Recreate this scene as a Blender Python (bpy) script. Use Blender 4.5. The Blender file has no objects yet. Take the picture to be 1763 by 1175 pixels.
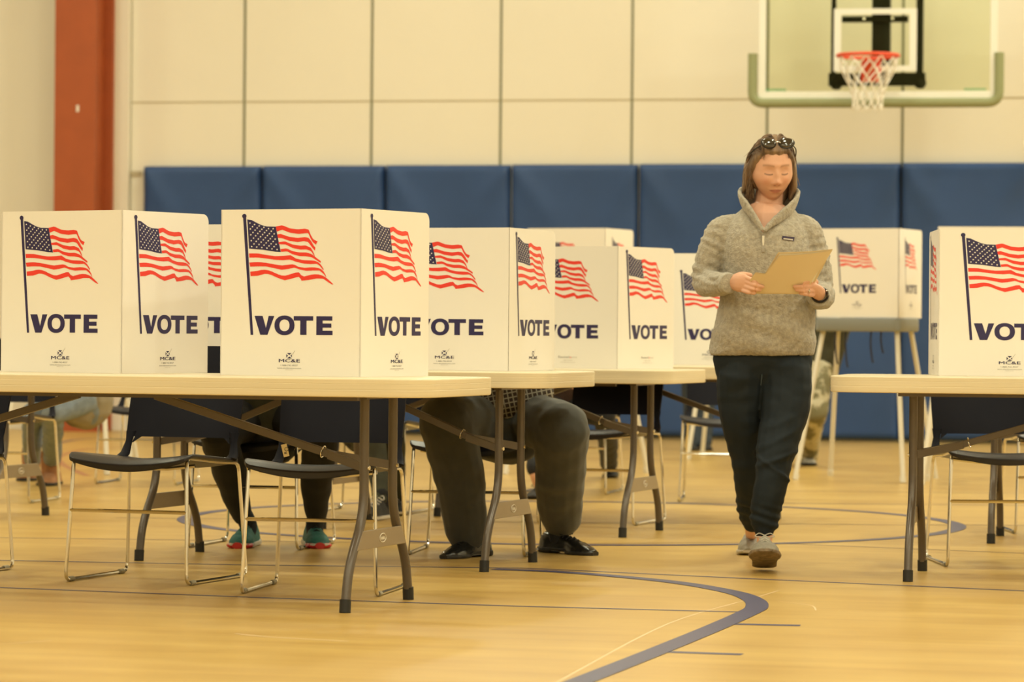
import bpy, bmesh, math, random
from mathutils import Vector, Matrix, Euler, noise
from math import sin, cos, pi, radians, sqrt, atan2, hypot

# ---------------------------------------------------------------- camera, light, exposure
C = bpy.context.scene.collection
FPX = 5900.0            # focal length in pixels of the 1763 px wide frame
CAM_H = 0.90
HOR = 567.5             # image row of the horizon at the centre column
ROLL = 0.0085
PITCH = math.atan((587.5 - HOR) / FPX)
cam_d = bpy.data.cameras.new('camera')
cam = bpy.data.objects.new('camera', cam_d); C.objects.link(cam)
cam_d.sensor_width = 36.0; cam_d.sensor_fit = 'HORIZONTAL'
cam_d.lens = FPX / 1763.0 * 36.0
cam_d.clip_end = 200
cam_d.dof.use_dof = True
cam_d.dof.focus_distance = 11.6
cam_d.dof.aperture_fstop = 5.0
cam.matrix_world = (Matrix.Translation((0, 0, CAM_H)) @ Matrix.Rotation(radians(90) - PITCH, 4, 'X')
                    @ Matrix.Rotation(ROLL, 4, 'Z'))
sc = bpy.context.scene
sc.camera = cam
sc.view_settings.view_transform = 'Standard'
sc.view_settings.look = 'None'
sc.view_settings.gamma = 1.0
sc.view_settings.use_curve_mapping = False
sc.view_settings.exposure = 0.0
world = bpy.data.worlds.new('world'); sc.world = world; world.use_nodes = True
world.node_tree.nodes['Background'].inputs[0].default_value = (1.0, 0.95, 0.75, 1)
world.node_tree.nodes['Background'].inputs[1].default_value = 0.05
sc.cycles.max_bounces = 8
sc.cycles.diffuse_bounces = 4
sc.cycles.glossy_bounces = 4
sc.cycles.transparent_max_bounces = 8
sc.cycles.caustics_reflective = False
sc.cycles.caustics_refractive = False

LAMP_W = 134.0
LAMP_COL = (1.0, 1.0, 0.745)
for i in range(5):
    for j in range(7):
        ld = bpy.data.lights.new('gym_lamp', 'AREA'); ld.shape = 'DISK'; ld.size = 0.7
        ld.energy = LAMP_W * (0.80, 0.86, 0.98, 1.18, 1.34)[i]; ld.color = LAMP_COL
        lo = bpy.data.objects.new('gym_lamp', ld); C.objects.link(lo)
        lo.location = (-11 + 5.5 * i, -6 + 5.2 * j, 7.3)

# ---------------------------------------------------------------- pixel of the photo -> point in the room
def D(px, py, Y):
    """point at distance Y in front of the camera that the photo shows at (px, py)"""
    dx, dy = px - 881.5, py - HOR - (0)
    x = dx * cos(ROLL) + (py - 587.5) * sin(ROLL)
    y = -dx * sin(ROLL) + (py - 587.5) * cos(ROLL) + (587.5 - HOR)
    return Vector((x * Y / FPX, Y, CAM_H - y * Y / FPX))
def P(px, py, h=0.0):
    """point at height h that the photo shows at (px, py)"""
    y = -(px - 881.5) * sin(ROLL) + (py - 587.5) * cos(ROLL) + (587.5 - HOR)
    return D(px, py, FPX * (CAM_H - h) / y)

# ---------------------------------------------------------------- materials
MATS = {}
def mat(name, col, rough=0.6, metal=0.0, noise_amt=0.0, noise_scale=8.0, bump=0.0, bump_scale=60.0,
        col2=None, stretch=(1, 1, 1), spec=None, sheen=0.0, alpha_glass=False, coat=0.0, thresh=None, attr=None):
    if name in MATS: return MATS[name]
    m = bpy.data.materials.new(name); m.use_nodes = True
    nt = m.node_tree; b = nt.nodes['Principled BSDF']
    b.inputs['Base Color'].default_value = (*col, 1)
    b.inputs['Roughness'].default_value = rough
    b.inputs['Metallic'].default_value = metal
    if spec is not None: b.inputs['Specular IOR Level'].default_value = spec
    if sheen: b.inputs['Sheen Weight'].default_value = sheen; b.inputs['Sheen Roughness'].default_value = 0.6
    if coat: b.inputs['Coat Weight'].default_value = coat; b.inputs['Coat Roughness'].default_value = 0.15
    if alpha_glass:
        b.inputs['Transmission Weight'].default_value = 1.0
        b.inputs['IOR'].default_value = 1.02
    tc = nt.nodes.new('ShaderNodeTexCoord')
    mp = nt.nodes.new('ShaderNodeMapping'); nt.links.new(tc.outputs['Object'], mp.inputs[0])
    mp.inputs['Scale'].default_value = stretch
    if attr:
        at = nt.nodes.new('ShaderNodeAttribute'); at.attribute_name = attr
        nt.links.new(at.outputs['Color'], b.inputs['Base Color'])
    elif noise_amt or col2:
        n = nt.nodes.new('ShaderNodeTexNoise'); n.inputs['Scale'].default_value = noise_scale
        n.inputs['Detail'].default_value = 4
        nt.links.new(mp.outputs[0], n.inputs['Vector'])
        r = nt.nodes.new('ShaderNodeValToRGB')
        c2 = col2 or tuple(min(1, c * (1 + noise_amt)) for c in col)
        c1 = col if col2 else tuple(c * (1 - noise_amt) for c in col)
        lo, hi = thresh or (0.3, 0.7)
        r.color_ramp.elements[0].position = lo; r.color_ramp.elements[1].position = hi
        r.color_ramp.elements[0].color = (*c1, 1); r.color_ramp.elements[1].color = (*c2, 1)
        nt.links.new(n.outputs['Fac'], r.inputs[0]); nt.links.new(r.outputs[0], b.inputs['Base Color'])
    if bump:
        n2 = nt.nodes.new('ShaderNodeTexNoise'); n2.inputs['Scale'].default_value = bump_scale
        n2.inputs['Detail'].default_value = 3
        nt.links.new(mp.outputs[0], n2.inputs['Vector'])
        bp = nt.nodes.new('ShaderNodeBump'); bp.inputs['Strength'].default_value = 1.0
        bp.inputs['Distance'].default_value = bump
        nt.links.new(n2.outputs['Fac'], bp.inputs['Height']); nt.links.new(bp.outputs[0], b.inputs['Normal'])
    MATS[name] = m
    return m

M_wall = mat('wall_paint', (0.80, 0.75, 0.66), 0.75, noise_amt=0.015, noise_scale=1.2)
M_joint = mat('wall_joint', (0.22, 0.22, 0.15), 0.8)
M_faint = mat('wall_seam', (0.50, 0.43, 0.30), 0.8)
M_column = mat('column_red', (0.38, 0.083, 0.022), 0.55, noise_amt=0.06, noise_scale=5)
M_ceil = mat('ceiling_paint', (0.72, 0.70, 0.66), 0.9)
M_pad = mat('pad_vinyl', (0.028, 0.068, 0.20), 0.5, spec=0.35, noise_amt=0.06, noise_scale=3)
M_white = mat('corrugated_plastic', (0.84, 0.80, 0.76), 0.42)
M_navy = mat('navy_ink', (0.022, 0.016, 0.085), 0.45)
M_red = mat('red_ink', (0.80, 0.045, 0.03), 0.45)
M_grey_ink = mat('grey_ink', (0.20, 0.19, 0.19), 0.5)
M_pale_ink = mat('pale_ink', (0.50, 0.46, 0.42), 0.5)
M_top = mat('table_laminate', (0.72, 0.62, 0.44), 0.38, noise_amt=0.05, noise_scale=1.3, stretch=(1, 1, 60))
M_leg = mat('table_steel', (0.115, 0.095, 0.08), 0.32, metal=0.35, spec=0.6)
M_plate = mat('plate_steel', (0.30, 0.24, 0.17), 0.35, metal=0.35)
M_black = mat('black_rubber', (0.012, 0.012, 0.012), 0.55)
M_chrome = mat('chrome', (0.78, 0.76, 0.72), 0.12, metal=1.0)
M_shell = mat('chair_plastic', (0.014, 0.013, 0.020), 0.36, bump=0.0004, bump_scale=400)
M_back = mat('chair_back_plastic', (0.007, 0.007, 0.013), 0.6, spec=0.12)
M_glide = mat('glide_plastic', (0.30, 0.27, 0.20), 0.4)
M_alu = mat('stand_leg', (0.72, 0.68, 0.60), 0.4)
M_tray = mat('stand_tray', (0.25, 0.27, 0.28), 0.6)
M_strap = mat('strap', (0.015, 0.016, 0.03), 0.7)
M_fleece = mat('fleece', (0.37, 0.325, 0.26), 0.95, noise_amt=0.22, noise_scale=70, bump=0.004, bump_scale=170, sheen=0.3)
M_trim = mat('fleece_trim', (0.34, 0.30, 0.25), 0.9)
M_pants = mat('dark_pants', (0.013, 0.019, 0.026), 0.75, noise_amt=0.10, noise_scale=12, spec=0.25)
M_skin = mat('skin', (0.68, 0.37, 0.25), 0.5, noise_amt=0.04, noise_scale=30)
M_face = mat('face_skin', (0.62, 0.33, 0.22), 0.48, attr='tint')
M_hair = mat('hair', (0.085, 0.048, 0.028), 0.45, col2=(0.30, 0.19, 0.11), noise_scale=26, stretch=(1.6, 1.6, 0.25))
M_hairdark = mat('brown_hair', (0.04, 0.02, 0.012), 0.5, noise_amt=0.3, noise_scale=40)
M_lens = mat('dark_lens', (0.012, 0.007, 0.004), 0.06, spec=0.8, coat=1.0)
M_manila = mat('manila', (0.74, 0.58, 0.36), 0.6, noise_amt=0.02, noise_scale=4)
M_paper = mat('paper_edge', (0.84, 0.76, 0.62), 0.7)
M_zip = mat('zip_pull', (0.72, 0.66, 0.56), 0.6)
M_patch = mat('patch', (0.035, 0.02, 0.06), 0.7)
M_patch2 = mat('patch_light', (0.55, 0.48, 0.40), 0.7)
M_frame = mat('backboard_frame', (0.80, 0.80, 0.76), 0.5)
M_padgreen = mat('edge_padding', (0.27, 0.29, 0.155), 0.7)
M_mast = mat('mast_steel', (0.055, 0.055, 0.042), 0.5)
M_rim = mat('rim_orange', (0.75, 0.075, 0.03), 0.4)
M_net = mat('net_cord', (0.80, 0.76, 0.70), 0.8)
M_glass = mat('backboard_glass', (0.86, 0.90, 0.72), 0.02, alpha_glass=True)
M_mark = mat('glass_mark', (0.10, 0.35, 0.15), 0.6)

# ---------------------------------------------------------------- mesh building
class MB:
    def __init__(s): s.v = []; s.f = []; s.mi = []
    def add(s, verts, faces, mi=0):
        o = len(s.v); s.v += [Vector(v) for v in verts]
        for f in faces: s.f.append([o + i for i in f]); s.mi.append(mi)
        return s
    def box(s, c, size, rot=None, mi=0):
        c = Vector(c); hx, hy, hz = [a / 2 for a in size]
        vs = [Vector((sx * hx, sy * hy, sz * hz)) for sz in (-1, 1) for sy in (-1, 1) for sx in (-1, 1)]
        if rot is not None: vs = [rot @ v for v in vs]
        return s.add([c + v for v in vs], [(0, 2, 3, 1), (4, 5, 7, 6), (0, 1, 5, 4), (2, 6, 7, 3), (0, 4, 6, 2), (1, 3, 7, 5)], mi)
    def loft(s, rings, cap=True, mi=0):
        n = len(rings[0]); vs = [p for r in rings for p in r]; fs = []
        for k in range(len(rings) - 1):
            for i in range(n):
                j = (i + 1) % n
                fs.append((k * n + i, k * n + j, (k + 1) * n + j, (k + 1) * n + i))
        if cap:
            fs.append(tuple(range(n - 1, -1, -1)))
            fs.append(tuple((len(rings) - 1) * n + i for i in range(n)))
        return s.add(vs, fs, mi)
    def tube(s, pts, r, seg=10, closed=False, cap=True, mi=0, flat=None):
        pts = [Vector(p) for p in pts]; n = len(pts); rings = []
        rr = r if isinstance(r, (list, tuple)) else [r] * n
        up = None
        for i, p in enumerate(pts):
            if closed: t = (pts[(i + 1) % n] - pts[i - 1]).normalized()
            else: t = (pts[min(i + 1, n - 1)] - pts[max(i - 1, 0)]).normalized()
            if up is None:
                a = Vector((0, 0, 1)) if abs(t.z) < 0.9 else Vector((1, 0, 0))
                up = (a - t * a.dot(t)).normalized()
            else:
                up = (up - t * up.dot(t))
                up = up.normalized() if up.length > 1e-6 else Vector((0, 0, 1))
            sd = t.cross(up)
            fl = flat if flat else 1.0
            rings.append([p + (up * cos(a_) + sd * sin(a_) * fl) * rr[i] for a_ in [2 * pi * k / seg for k in range(seg)]])
        if closed: rings.append(rings[0]); cap = False
        return s.loft(rings, cap, mi)
    def ball(s, c, r, seg=14, rot=None, mi=0):
        c = Vector(c); r = Vector(r) if not isinstance(r, (int, float)) else Vector((r, r, r))
        rings = []
        m = seg // 2 + 1
        for k in range(1, m):
            a = pi * k / m
            ring = [Vector((r.x * sin(a) * cos(b), r.y * sin(a) * sin(b), -r.z * cos(a))) for b in [2 * pi * q / seg for q in range(seg)]]
            if rot is not None: ring = [rot @ v for v in ring]
            rings.append([c + v for v in ring])
        return s.loft(rings, True, mi)
    def chain(s, pts, rad, seg=14, mi=0):
        """a limb: round sections along pts with round ends, radii may be (wide, deep) pairs"""
        pts = [Vector(p) for p in pts]
        # subdivide smoothly
        P2 = []; R2 = []
        n = len(pts)
        rad = [(r, r) if isinstance(r, (int, float)) else r for r in rad]
        for i in range(n - 1):
            p0 = pts[max(i - 1, 0)]; p1 = pts[i]; p2 = pts[i + 1]; p3 = pts[min(i + 2, n - 1)]
            K = 5
            for k in range(K):
                t = k / K
                q = 0.5 * ((2 * p1) + (p2 - p0) * t + (2 * p0 - 5 * p1 + 4 * p2 - p3) * t * t + (3 * p1 - p0 - 3 * p2 + p3) * t ** 3)
                P2.append(q)
                w = t
                R2.append((rad[i][0] * (1 - w) + rad[i + 1][0] * w, rad[i][1] * (1 - w) + rad[i + 1][1] * w))
        P2.append(pts[-1]); R2.append(rad[-1])
        t0 = (P2[0] - P2[1]).normalized(); t1 = (P2[-1] - P2[-2]).normalized()
        a0, b0 = R2[0]; a1, b1 = R2[-1]
        pre = []; post = []
        for ang in (80, 55, 30):
            c_, s_ = cos(radians(ang)), sin(radians(ang))
            pre.append((P2[0] + t0 * a0 * s_, (a0 * c_, b0 * c_)))
        for ang in (30, 55, 80):
            c_, s_ = cos(radians(ang)), sin(radians(ang))
            post.append((P2[-1] + t1 * a1 * s_, (a1 * c_, b1 * c_)))
        allp = pre + list(zip(P2, R2)) + post
        X = Vector((1, 0, 0)); rings = []
        pp = [a for a, _ in allp]
        for i, (p, (ra, rb)) in enumerate(allp):
            t = (pp[min(i + 1, len(pp) - 1)] - pp[max(i - 1, 0)]).normalized()
            x = X - t * X.dot(t)
            if x.length < 0.25:
                y_ = Vector((0, 1, 0)); x = y_ - t * y_.dot(t)
                x = x.normalized(); y = t.cross(x)
            else:
                x = x.normalized(); y = t.cross(x)
            rings.append([p + x * ra * cos(a) + y * rb * sin(a) for a in [2 * pi * k / seg for k in range(seg)]])
        return s.loft(rings, True, mi)
    def strip(s, pts, w, z, mi=0):
        """flat ribbon of width w along floor points"""
        pts = [Vector(p) for p in pts]; n = len(pts); vs = []
        for i, p in enumerate(pts):
            t = pts[min(i + 1, n - 1)] - pts[max(i - 1, 0)]; t.z = 0; t.normalize()
            q = Vector((-t.y, t.x, 0)) * w / 2
            vs += [(p.x + q.x, p.y + q.y, z), (p.x - q.x, p.y - q.y, z)]
        return s.add(vs, [(2 * i, 2 * i + 1, 2 * i + 3, 2 * i + 2) for i in range(n - 1)], mi)
    def mesh(s, name, mats):
        me = bpy.data.meshes.new(name); me.from_pydata([tuple(v) for v in s.v], [], s.f)
        for m in mats: me.materials.append(m)
        me.polygons.foreach_set('material_index', s.mi)
        me.update(); return me
    def build(s, name, mats, parent=None, smooth=True, bevel=0.0, loc=None, sharp=40, fixn=True, level=0):
        if not isinstance(mats, (list, tuple)): mats = [mats]
        me = s.mesh(name, mats)
        if fixn:
            b = bmesh.new(); b.from_mesh(me); bmesh.ops.recalc_face_normals(b, faces=b.faces); b.to_mesh(me); b.free()
        return put(name, me, parent, smooth, bevel, sharp, loc)

def put(name, me, parent=None, smooth=True, bevel=0.0, sharp=40, loc=None):
    o = bpy.data.objects.new(name, me); C.objects.link(o)
    if parent is not None: o.parent = parent
    if loc is not None: o.location = loc
    if bevel:
        m = o.modifiers.new('bevel', 'BEVEL'); m.width = bevel; m.segments = 2; m.limit_method = 'ANGLE'
    if smooth:
        me.polygons.foreach_set('use_smooth', [True] * len(me.polygons))
        try: me.set_sharp_from_angle(angle=radians(sharp))
        except Exception: pass
    return o

def tag(o, label=None, cat=None, group=None, kind=None):
    if label: o['label'] = label
    if cat: o['category'] = cat
    if group: o['group'] = group
    if kind: o['kind'] = kind
    return o
def thing(name, label, cat, loc=(0, 0, 0), rz=0.0, group=None):
    o = bpy.data.objects.new(name, None); C.objects.link(o); o.empty_display_size = 0.1
    o.location = loc; o.rotation_euler = (0, 0, rz)
    return tag(o, label, cat, group)
def copy_tree(o, parent=None):
    c = o.copy(); C.objects.link(c); c.parent = parent
    for ch in o.children: copy_tree(ch, c)
    return c

def bez(pts, r=0.03, n=5):
    """polyline with rounded corners"""
    pts = [Vector(p) for p in pts]; out = [pts[0]]
    for i in range(1, len(pts) - 1):
        a, b, c = pts[i - 1], pts[i], pts[i + 1]
        d1 = min(r, (a - b).length * 0.45); d2 = min(r, (c - b).length * 0.45)
        p = b + (a - b).normalized() * d1; q = b + (c - b).normalized() * d2
        for k in range(n + 1):
            t = k / n
            out.append(p * (1 - t) ** 2 + b * 2 * t * (1 - t) + q * t * t)
    out.append(pts[-1]); return out

def spline(pts, K=8):
    pts = [Vector(p) for p in pts]; out = []
    n = len(pts)
    for i in range(n - 1):
        p0 = pts[max(i - 1, 0)]; p1 = pts[i]; p2 = pts[i + 1]; p3 = pts[min(i + 2, n - 1)]
        for k in range(K):
            t = k / K
            out.append(0.5 * ((2 * p1) + (p2 - p0) * t + (2 * p0 - 5 * p1 + 4 * p2 - p3) * t * t + (3 * p1 - p0 - 3 * p2 + p3) * t ** 3))
    out.append(pts[-1]); return out

def fuse(mb, name, mats, voxel, smooth=2, parent=None, disp=None, cut=None, tint=None, factor=0.5):
    """weld overlapping closed pieces into one continuous skin"""
    me = mb.mesh(name + '_raw', [])
    b = bmesh.new(); b.from_mesh(me); bmesh.ops.recalc_face_normals(b, faces=b.faces); b.to_mesh(me); b.free()
    o = bpy.data.objects.new(name + '_tmp', me); C.objects.link(o)
    r = o.modifiers.new('r', 'REMESH'); r.mode = 'VOXEL'; r.voxel_size = voxel; r.use_smooth_shade = True
    if smooth:
        s = o.modifiers.new('s', 'SMOOTH'); s.factor = factor; s.iterations = smooth
    dg = bpy.context.evaluated_depsgraph_get(); dg.update()
    ev = o.evaluated_get(dg)
    nm = bpy.data.meshes.new_from_object(ev)
    bpy.data.objects.remove(o); bpy.data.meshes.remove(me)
    nm.name = name
    nm.materials.clear()
    for m in (mats if isinstance(mats, (list, tuple)) else [mats]): nm.materials.append(m)
    if disp:
        nor = [v.normal.copy() for v in nm.vertices]
        for v, nn in zip(nm.vertices, nor): v.co = v.co + nn * disp(v.co, nn)
    if cut:
        b = bmesh.new(); b.from_mesh(nm)
        kill = [f for f in b.faces if cut(f.calc_center_median())]
        bmesh.ops.delete(b, geom=kill, context='FACES'); b.to_mesh(nm); b.free()
    if tint:
        a = nm.color_attributes.new('tint', 'FLOAT_COLOR', 'POINT')
        for v in nm.vertices: a.data[v.index].color = (*tint(v.co), 1)
    nm.polygons.foreach_set('use_smooth', [True] * len(nm.polygons))
    nm.update()
    o = bpy.data.objects.new(name, nm); C.objects.link(o)
    if parent is not None: o.parent = parent
    return o

# ================================================================ the gym
# back wall runs slightly towards the camera at the right
WALL_T = 0.21
W0 = D(1300, 700, FPX / 208.0)
WDIR = Vector((1, -WALL_T, 0)).normalized()
WNOR = Vector((WDIR.y, -WDIR.x, 0)) * 1.0        # points to the camera
if WNOR.y > 0: WNOR = -WNOR
WROT = atan2(WDIR.y, WDIR.x)
def wall_pt(px, py, off=0.0):
    """where the photo's pixel falls on the back wall (moved off towards the camera)"""
    o = Vector((0, 0, CAM_H)); d = D(px, py, 1.0) - o
    base = Vector((W0.x, W0.y, 0)) + WNOR * off
    t = (base - o).dot(WNOR) / d.dot(WNOR)
    return o + d * t
def wall_u(px, off=0.0, py=300):
    p = wall_pt(px, py, off); return (p - Vector((W0.x, W0.y, 0))).dot(WDIR)
def wq(u, z, off=0.0):
    return Vector((W0.x, W0.y, 0)) + WDIR * u + WNOR * off + Vector((0, 0, z))
ROOM_L, ROOM_R, ROOM_H, ROOM_F = -17.0, 12.0, 7.5, 36.0

# floor ---------------------------------------------------------------
fm = bpy.data.materials.new('gym_floor'); fm.use_nodes = True
nt = fm.node_tree; b = nt.nodes['Principled BSDF']; L = nt.links
tc = nt.nodes.new('ShaderNodeTexCoord')
mp = nt.nodes.new('ShaderNodeMapping'); mp.inputs['Rotation'].default_value = (0, 0, radians(14)); L.new(tc.outputs['Object'], mp.inputs[0])
mp2 = nt.nodes.new('ShaderNodeMapping'); mp2.inputs['Scale'].default_value = (0.35, 5.0, 1); L.new(mp.outputs[0], mp2.inputs[0])
n1 = nt.nodes.new('ShaderNodeTexNoise'); n1.inputs['Scale'].default_value = 1.6; n1.inputs['Detail'].default_value = 5; L.new(mp2.outputs[0], n1.inputs['Vector'])
n3 = nt.nodes.new('ShaderNodeTexNoise'); n3.inputs['Scale'].default_value = 2.4; n3.inputs['Detail'].default_value = 6; L.new(mp.outputs[0], n3.inputs['Vector'])
mx = nt.nodes.new('ShaderNodeMath'); mx.operation = 'ADD'; L.new(n1.outputs['Fac'], mx.inputs[0]); L.new(n3.outputs['Fac'], mx.inputs[1])
ra = nt.nodes.new('ShaderNodeValToRGB')
ra.color_ramp.elements[0].position = 0.72; ra.color_ramp.elements[0].color = (0.48, 0.295, 0.085, 1)
ra.color_ramp.elements[1].position = 1.22; ra.color_ramp.elements[1].color = (0.60, 0.40, 0.128, 1)
ra.color_ramp.interpolation = 'LINEAR'
L.new(mx.outputs[0], ra.inputs[0]); L.new(ra.outputs[0], b.inputs['Base Color'])
ra.color_ramp.elements[0].position = 0.36; ra.color_ramp.elements[1].position = 0.64
mx2 = nt.nodes.new('ShaderNodeMath'); mx2.operation = 'MULTIPLY'; mx2.inputs[1].default_value = 0.5; L.new(mx.outputs[0], mx2.inputs[0]); L.new(mx2.outputs[0], ra.inputs[0])
b.inputs['Roughness'].default_value = 0.34
b.inputs['Specular IOR Level'].default_value = 0.35
bp = nt.nodes.new('ShaderNodeBump'); bp.inputs['Distance'].default_value = 0.0006; L.new(n1.outputs['Fac'], bp.inputs['Height']); L.new(bp.outputs[0], b.inputs['Normal'])
M_line = mat('court_line', (0.060, 0.055, 0.13), 0.4)
M_line_th = mat('board_seam', (0.16, 0.10, 0.10), 0.45)
M_line_red = mat('court_line_red', (0.40, 0.17, 0.08), 0.4)
M_scratch = mat('scuff', (0.72, 0.52, 0.30), 0.5)

fl = MB()
c0, c1, c2, c3 = wq(ROOM_L, 0), wq(ROOM_R, 0), wq(ROOM_R, 0, ROOM_F), wq(ROOM_L, 0, ROOM_F)
dn = Vector((0, 0, -0.15))
fl.add([c0, c1, c2, c3, c0 + dn, c1 + dn, c2 + dn, c3 + dn], [(3, 2, 1, 0), (4, 5, 6, 7), (0, 1, 5, 4), (1, 2, 6, 5), (2, 3, 7, 6), (3, 0, 4, 7)], 0)
ln = 0.0008
def fline(pts, w, mi=1, z=ln, K=1):
    q = [P(x, y) for x, y in pts]
    if K > 1: q = spline(q, K)
    fl.strip(q, w, z, mi)
# free throw arc in the foreground
fline([(960, 1190), (1110, 1131), (1225, 1084), (1288, 1056), (1303, 1046), (1297, 1034), (1262, 1021), (1180, 1006), (1080, 995), (960, 985.5), (850, 981)], 0.075, 1, 0.0016, 8)
# centre circle
cc = (P(325, 890) + P(1648, 905)) / 2
cr = (P(325, 890) - P(1648, 905)).length / 2
fl.strip([(cc.x + cr * cos(a), cc.y + cr * sin(a), 0) for a in [2 * pi * k / 96 for k in range(97)]], 0.075, 0.0016, 1)
# straight court lines and board seams running with the wall
fline([(-40, 1011), (450, 1030), (900, 1045), (1284, 1055)], 0.028, 1)
fline([(-40, 965), (450, 974), (900, 979), (1330, 999), (1800, 1020)], 0.030, 1)
fline([(1262, 1075.5), (1378, 1078)], 0.05, 1)
fline([(1150, 1123.5), (1278, 1128)], 0.05, 1)
fline([(-40, 926), (881, 938), (1290, 934.5), (1800, 955)], 0.018, 2)
fline([(200, 892), (900, 900), (1800, 906)], 0.018, 2)
fline([(600, 862), (1180, 866), (1800, 871)], 0.03, 2)
fline([(100, 838), (900, 842), (1800, 850)], 0.02, 2)
fline([(70, 770), (140, 757), (240, 757), (330, 765)], 0.05, 1, K=6)
fline([(150, 820), (108, 800), (104, 786), (150, 774), (230, 770)], 0.045, 3, K=6)
fline([(955, 1178), (1150, 1075), (1300, 1030), (1340, 1018)], 0.007, 4, 0.0004, 6)
fline([(1340, 1036), (1395, 1043), (1405, 1052)], 0.006, 4, 0.0004, 6)
fline([(405, 1092), (470, 1098), (600, 1105)], 0.012, 4, 0.0004, 4)
fline([(0, 1110), (90, 1104)], 0.008, 4, 0.0004)
floor = fl.build('floor', [fm, M_line, M_line_th, M_line_red, M_scratch], smooth=False, fixn=False)
tag(floor, kind='structure')

def slab(name, a, b_, z0, z1, thick, m, outn):
    mb = MB()
    o = outn * thick
    mb.add([a + Vector((0, 0, z0)), b_ + Vector((0, 0, z0)), b_ + Vector((0, 0, z1)), a + Vector((0, 0, z1)),
            a + o + Vector((0, 0, z0)), b_ + o + Vector((0, 0, z0)), b_ + o + Vector((0, 0, z1)), a + o + Vector((0, 0, z1))],
           [(0, 1, 2, 3), (4, 7, 6, 5), (0, 4, 5, 1), (1, 5, 6, 2), (2, 6, 7, 3), (3, 7, 4, 0)])
    return mb

# back wall with its panel joints
bw = slab('wall_back', wq(ROOM_L, 0), wq(ROOM_R, 0), 0, ROOM_H, 0.2, M_wall, -WNOR)
def wrect(px0, z0, z1, wpx, off, mi, th=0.004, u=None, u1=None):
    ua = wall_u(px0 - wpx / 2) if u is None else u
    ub = wall_u(px0 + wpx / 2) if u1 is None else u1
    bw.add([wq(ua, z0, -.01), wq(ub, z0, -.01), wq(ub, z1, -.01), wq(ua, z1, -.01), wq(ua, z0, th), wq(ub, z0, th), wq(ub, z1, th), wq(ua, z1, th)],
           [(4, 5, 6, 7), (0, 4, 7, 3), (1, 2, 6, 5), (3, 7, 6, 2), (0, 1, 5, 4)], mi)
for px in (223.5, 420, 639, 861, 1087, 1320, 1553, 1790, 2030):
    wrect(px, 0.0, ROOM_H, 4.2, 0, 1)
zs = wall_pt(900, 173).z
wrect(0, zs - 0.007, zs + 0.007, 0, 0, 2, 0.003, wall_u(226), ROOM_R)
zs2 = wall_pt(236, 298).z
wrect(0, zs2 - 0.02, zs2 + 0.015, 0, 0, 2, 0.02, wall_u(226), wall_u(244))
zs3 = wall_pt(236, 2).z
wall_back = bw.build('wall_back', [M_wall, M_joint, M_faint], smooth=False); tag(wall_back, kind='structure')
lw = slab('wall_left', wq(ROOM_L, 0), wq(ROOM_L, 0, ROOM_F), 0, ROOM_H, 0.2, M_wall, -WDIR).build('wall_left', M_wall, smooth=False); tag(lw, kind='structure')
rw = slab('wall_right', wq(ROOM_R, 0), wq(ROOM_R, 0, ROOM_F), 0, ROOM_H, 0.2, M_wall, WDIR).build('wall_right', M_wall, smooth=False); tag(rw, kind='structure')
fw = slab('wall_front', wq(ROOM_L, 0, ROOM_F), wq(ROOM_R, 0, ROOM_F), 0, ROOM_H, 0.2, M_wall, WNOR).build('wall_front', M_wall, smooth=False); tag(fw, kind='structure')
cl = MB(); up = Vector((0, 0, ROOM_H)); th = Vector((0, 0, 0.2))
cl.add([c0 + up, c1 + up, c2 + up, c3 + up, c0 + up + th, c1 + up + th, c2 + up + th, c3 + up + th], [(0, 1, 2, 3), (7, 6, 5, 4), (0, 4, 5, 1), (1, 5, 6, 2), (2, 6, 7, 3), (3, 7, 4, 0)])
ceil = cl.build('ceiling', M_ceil, smooth=False); tag(ceil, kind='structure')

# red steel column: wide-flange section standing in front of the wall
ua, ub = wall_u(92, 0.30), wall_u(162, 0.30)
col = MB()
def wbox(mb, u0, u1, z0, z1, o0, o1, mi=0):
    mb.add([wq(u0, z0, o0), wq(u1, z0, o0), wq(u1, z0, o1), wq(u0, z0, o1), wq(u0, z1, o0), wq(u1, z1, o0), wq(u1, z1, o1), wq(u0, z1, o1)],
           [(0, 1, 2, 3), (7, 6, 5, 4), (0, 4, 5, 1), (1, 5, 6, 2), (2, 6, 7, 3), (3, 7, 4, 0)], mi)
u_a, u_b, u_c = wall_u(93, .42), wall_u(163, .42), wall_u(192, .12)
wbox(col, u_a, u_b, 0, ROOM_H, .40, .42)
wbox(col, u_a + .02, u_c, 0, ROOM_H, .02, .04)
um = (u_a + u_b) / 2
wbox(col, u_b - .05, u_b - .03, 0, ROOM_H, .04, .40)
wbox(col, u_b - .035, u_c, 0, ROOM_H, .04, .12)
wbox(col, u_a - .02, u_c + .0, 0, 0.02, .01, .46)
p = wall_pt(133, 187, .42)
z_ = p.z; u_ = wall_u(133, .42)
wbox(col, u_ - .011, u_ + .011, z_ - .028, z_ + .028, .42, .424, 1)
column = col.build('trim_1', [M_column, M_white], smooth=False)
tag(column, kind='structure')
tr = MB(); wbox(tr, wall_u(193, .06), wall_u(221, .06), 0, ROOM_H, 0.0, .06)
tag(tr.build('trim_2', M_wall, smooth=False, bevel=.004), kind='structure')

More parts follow.
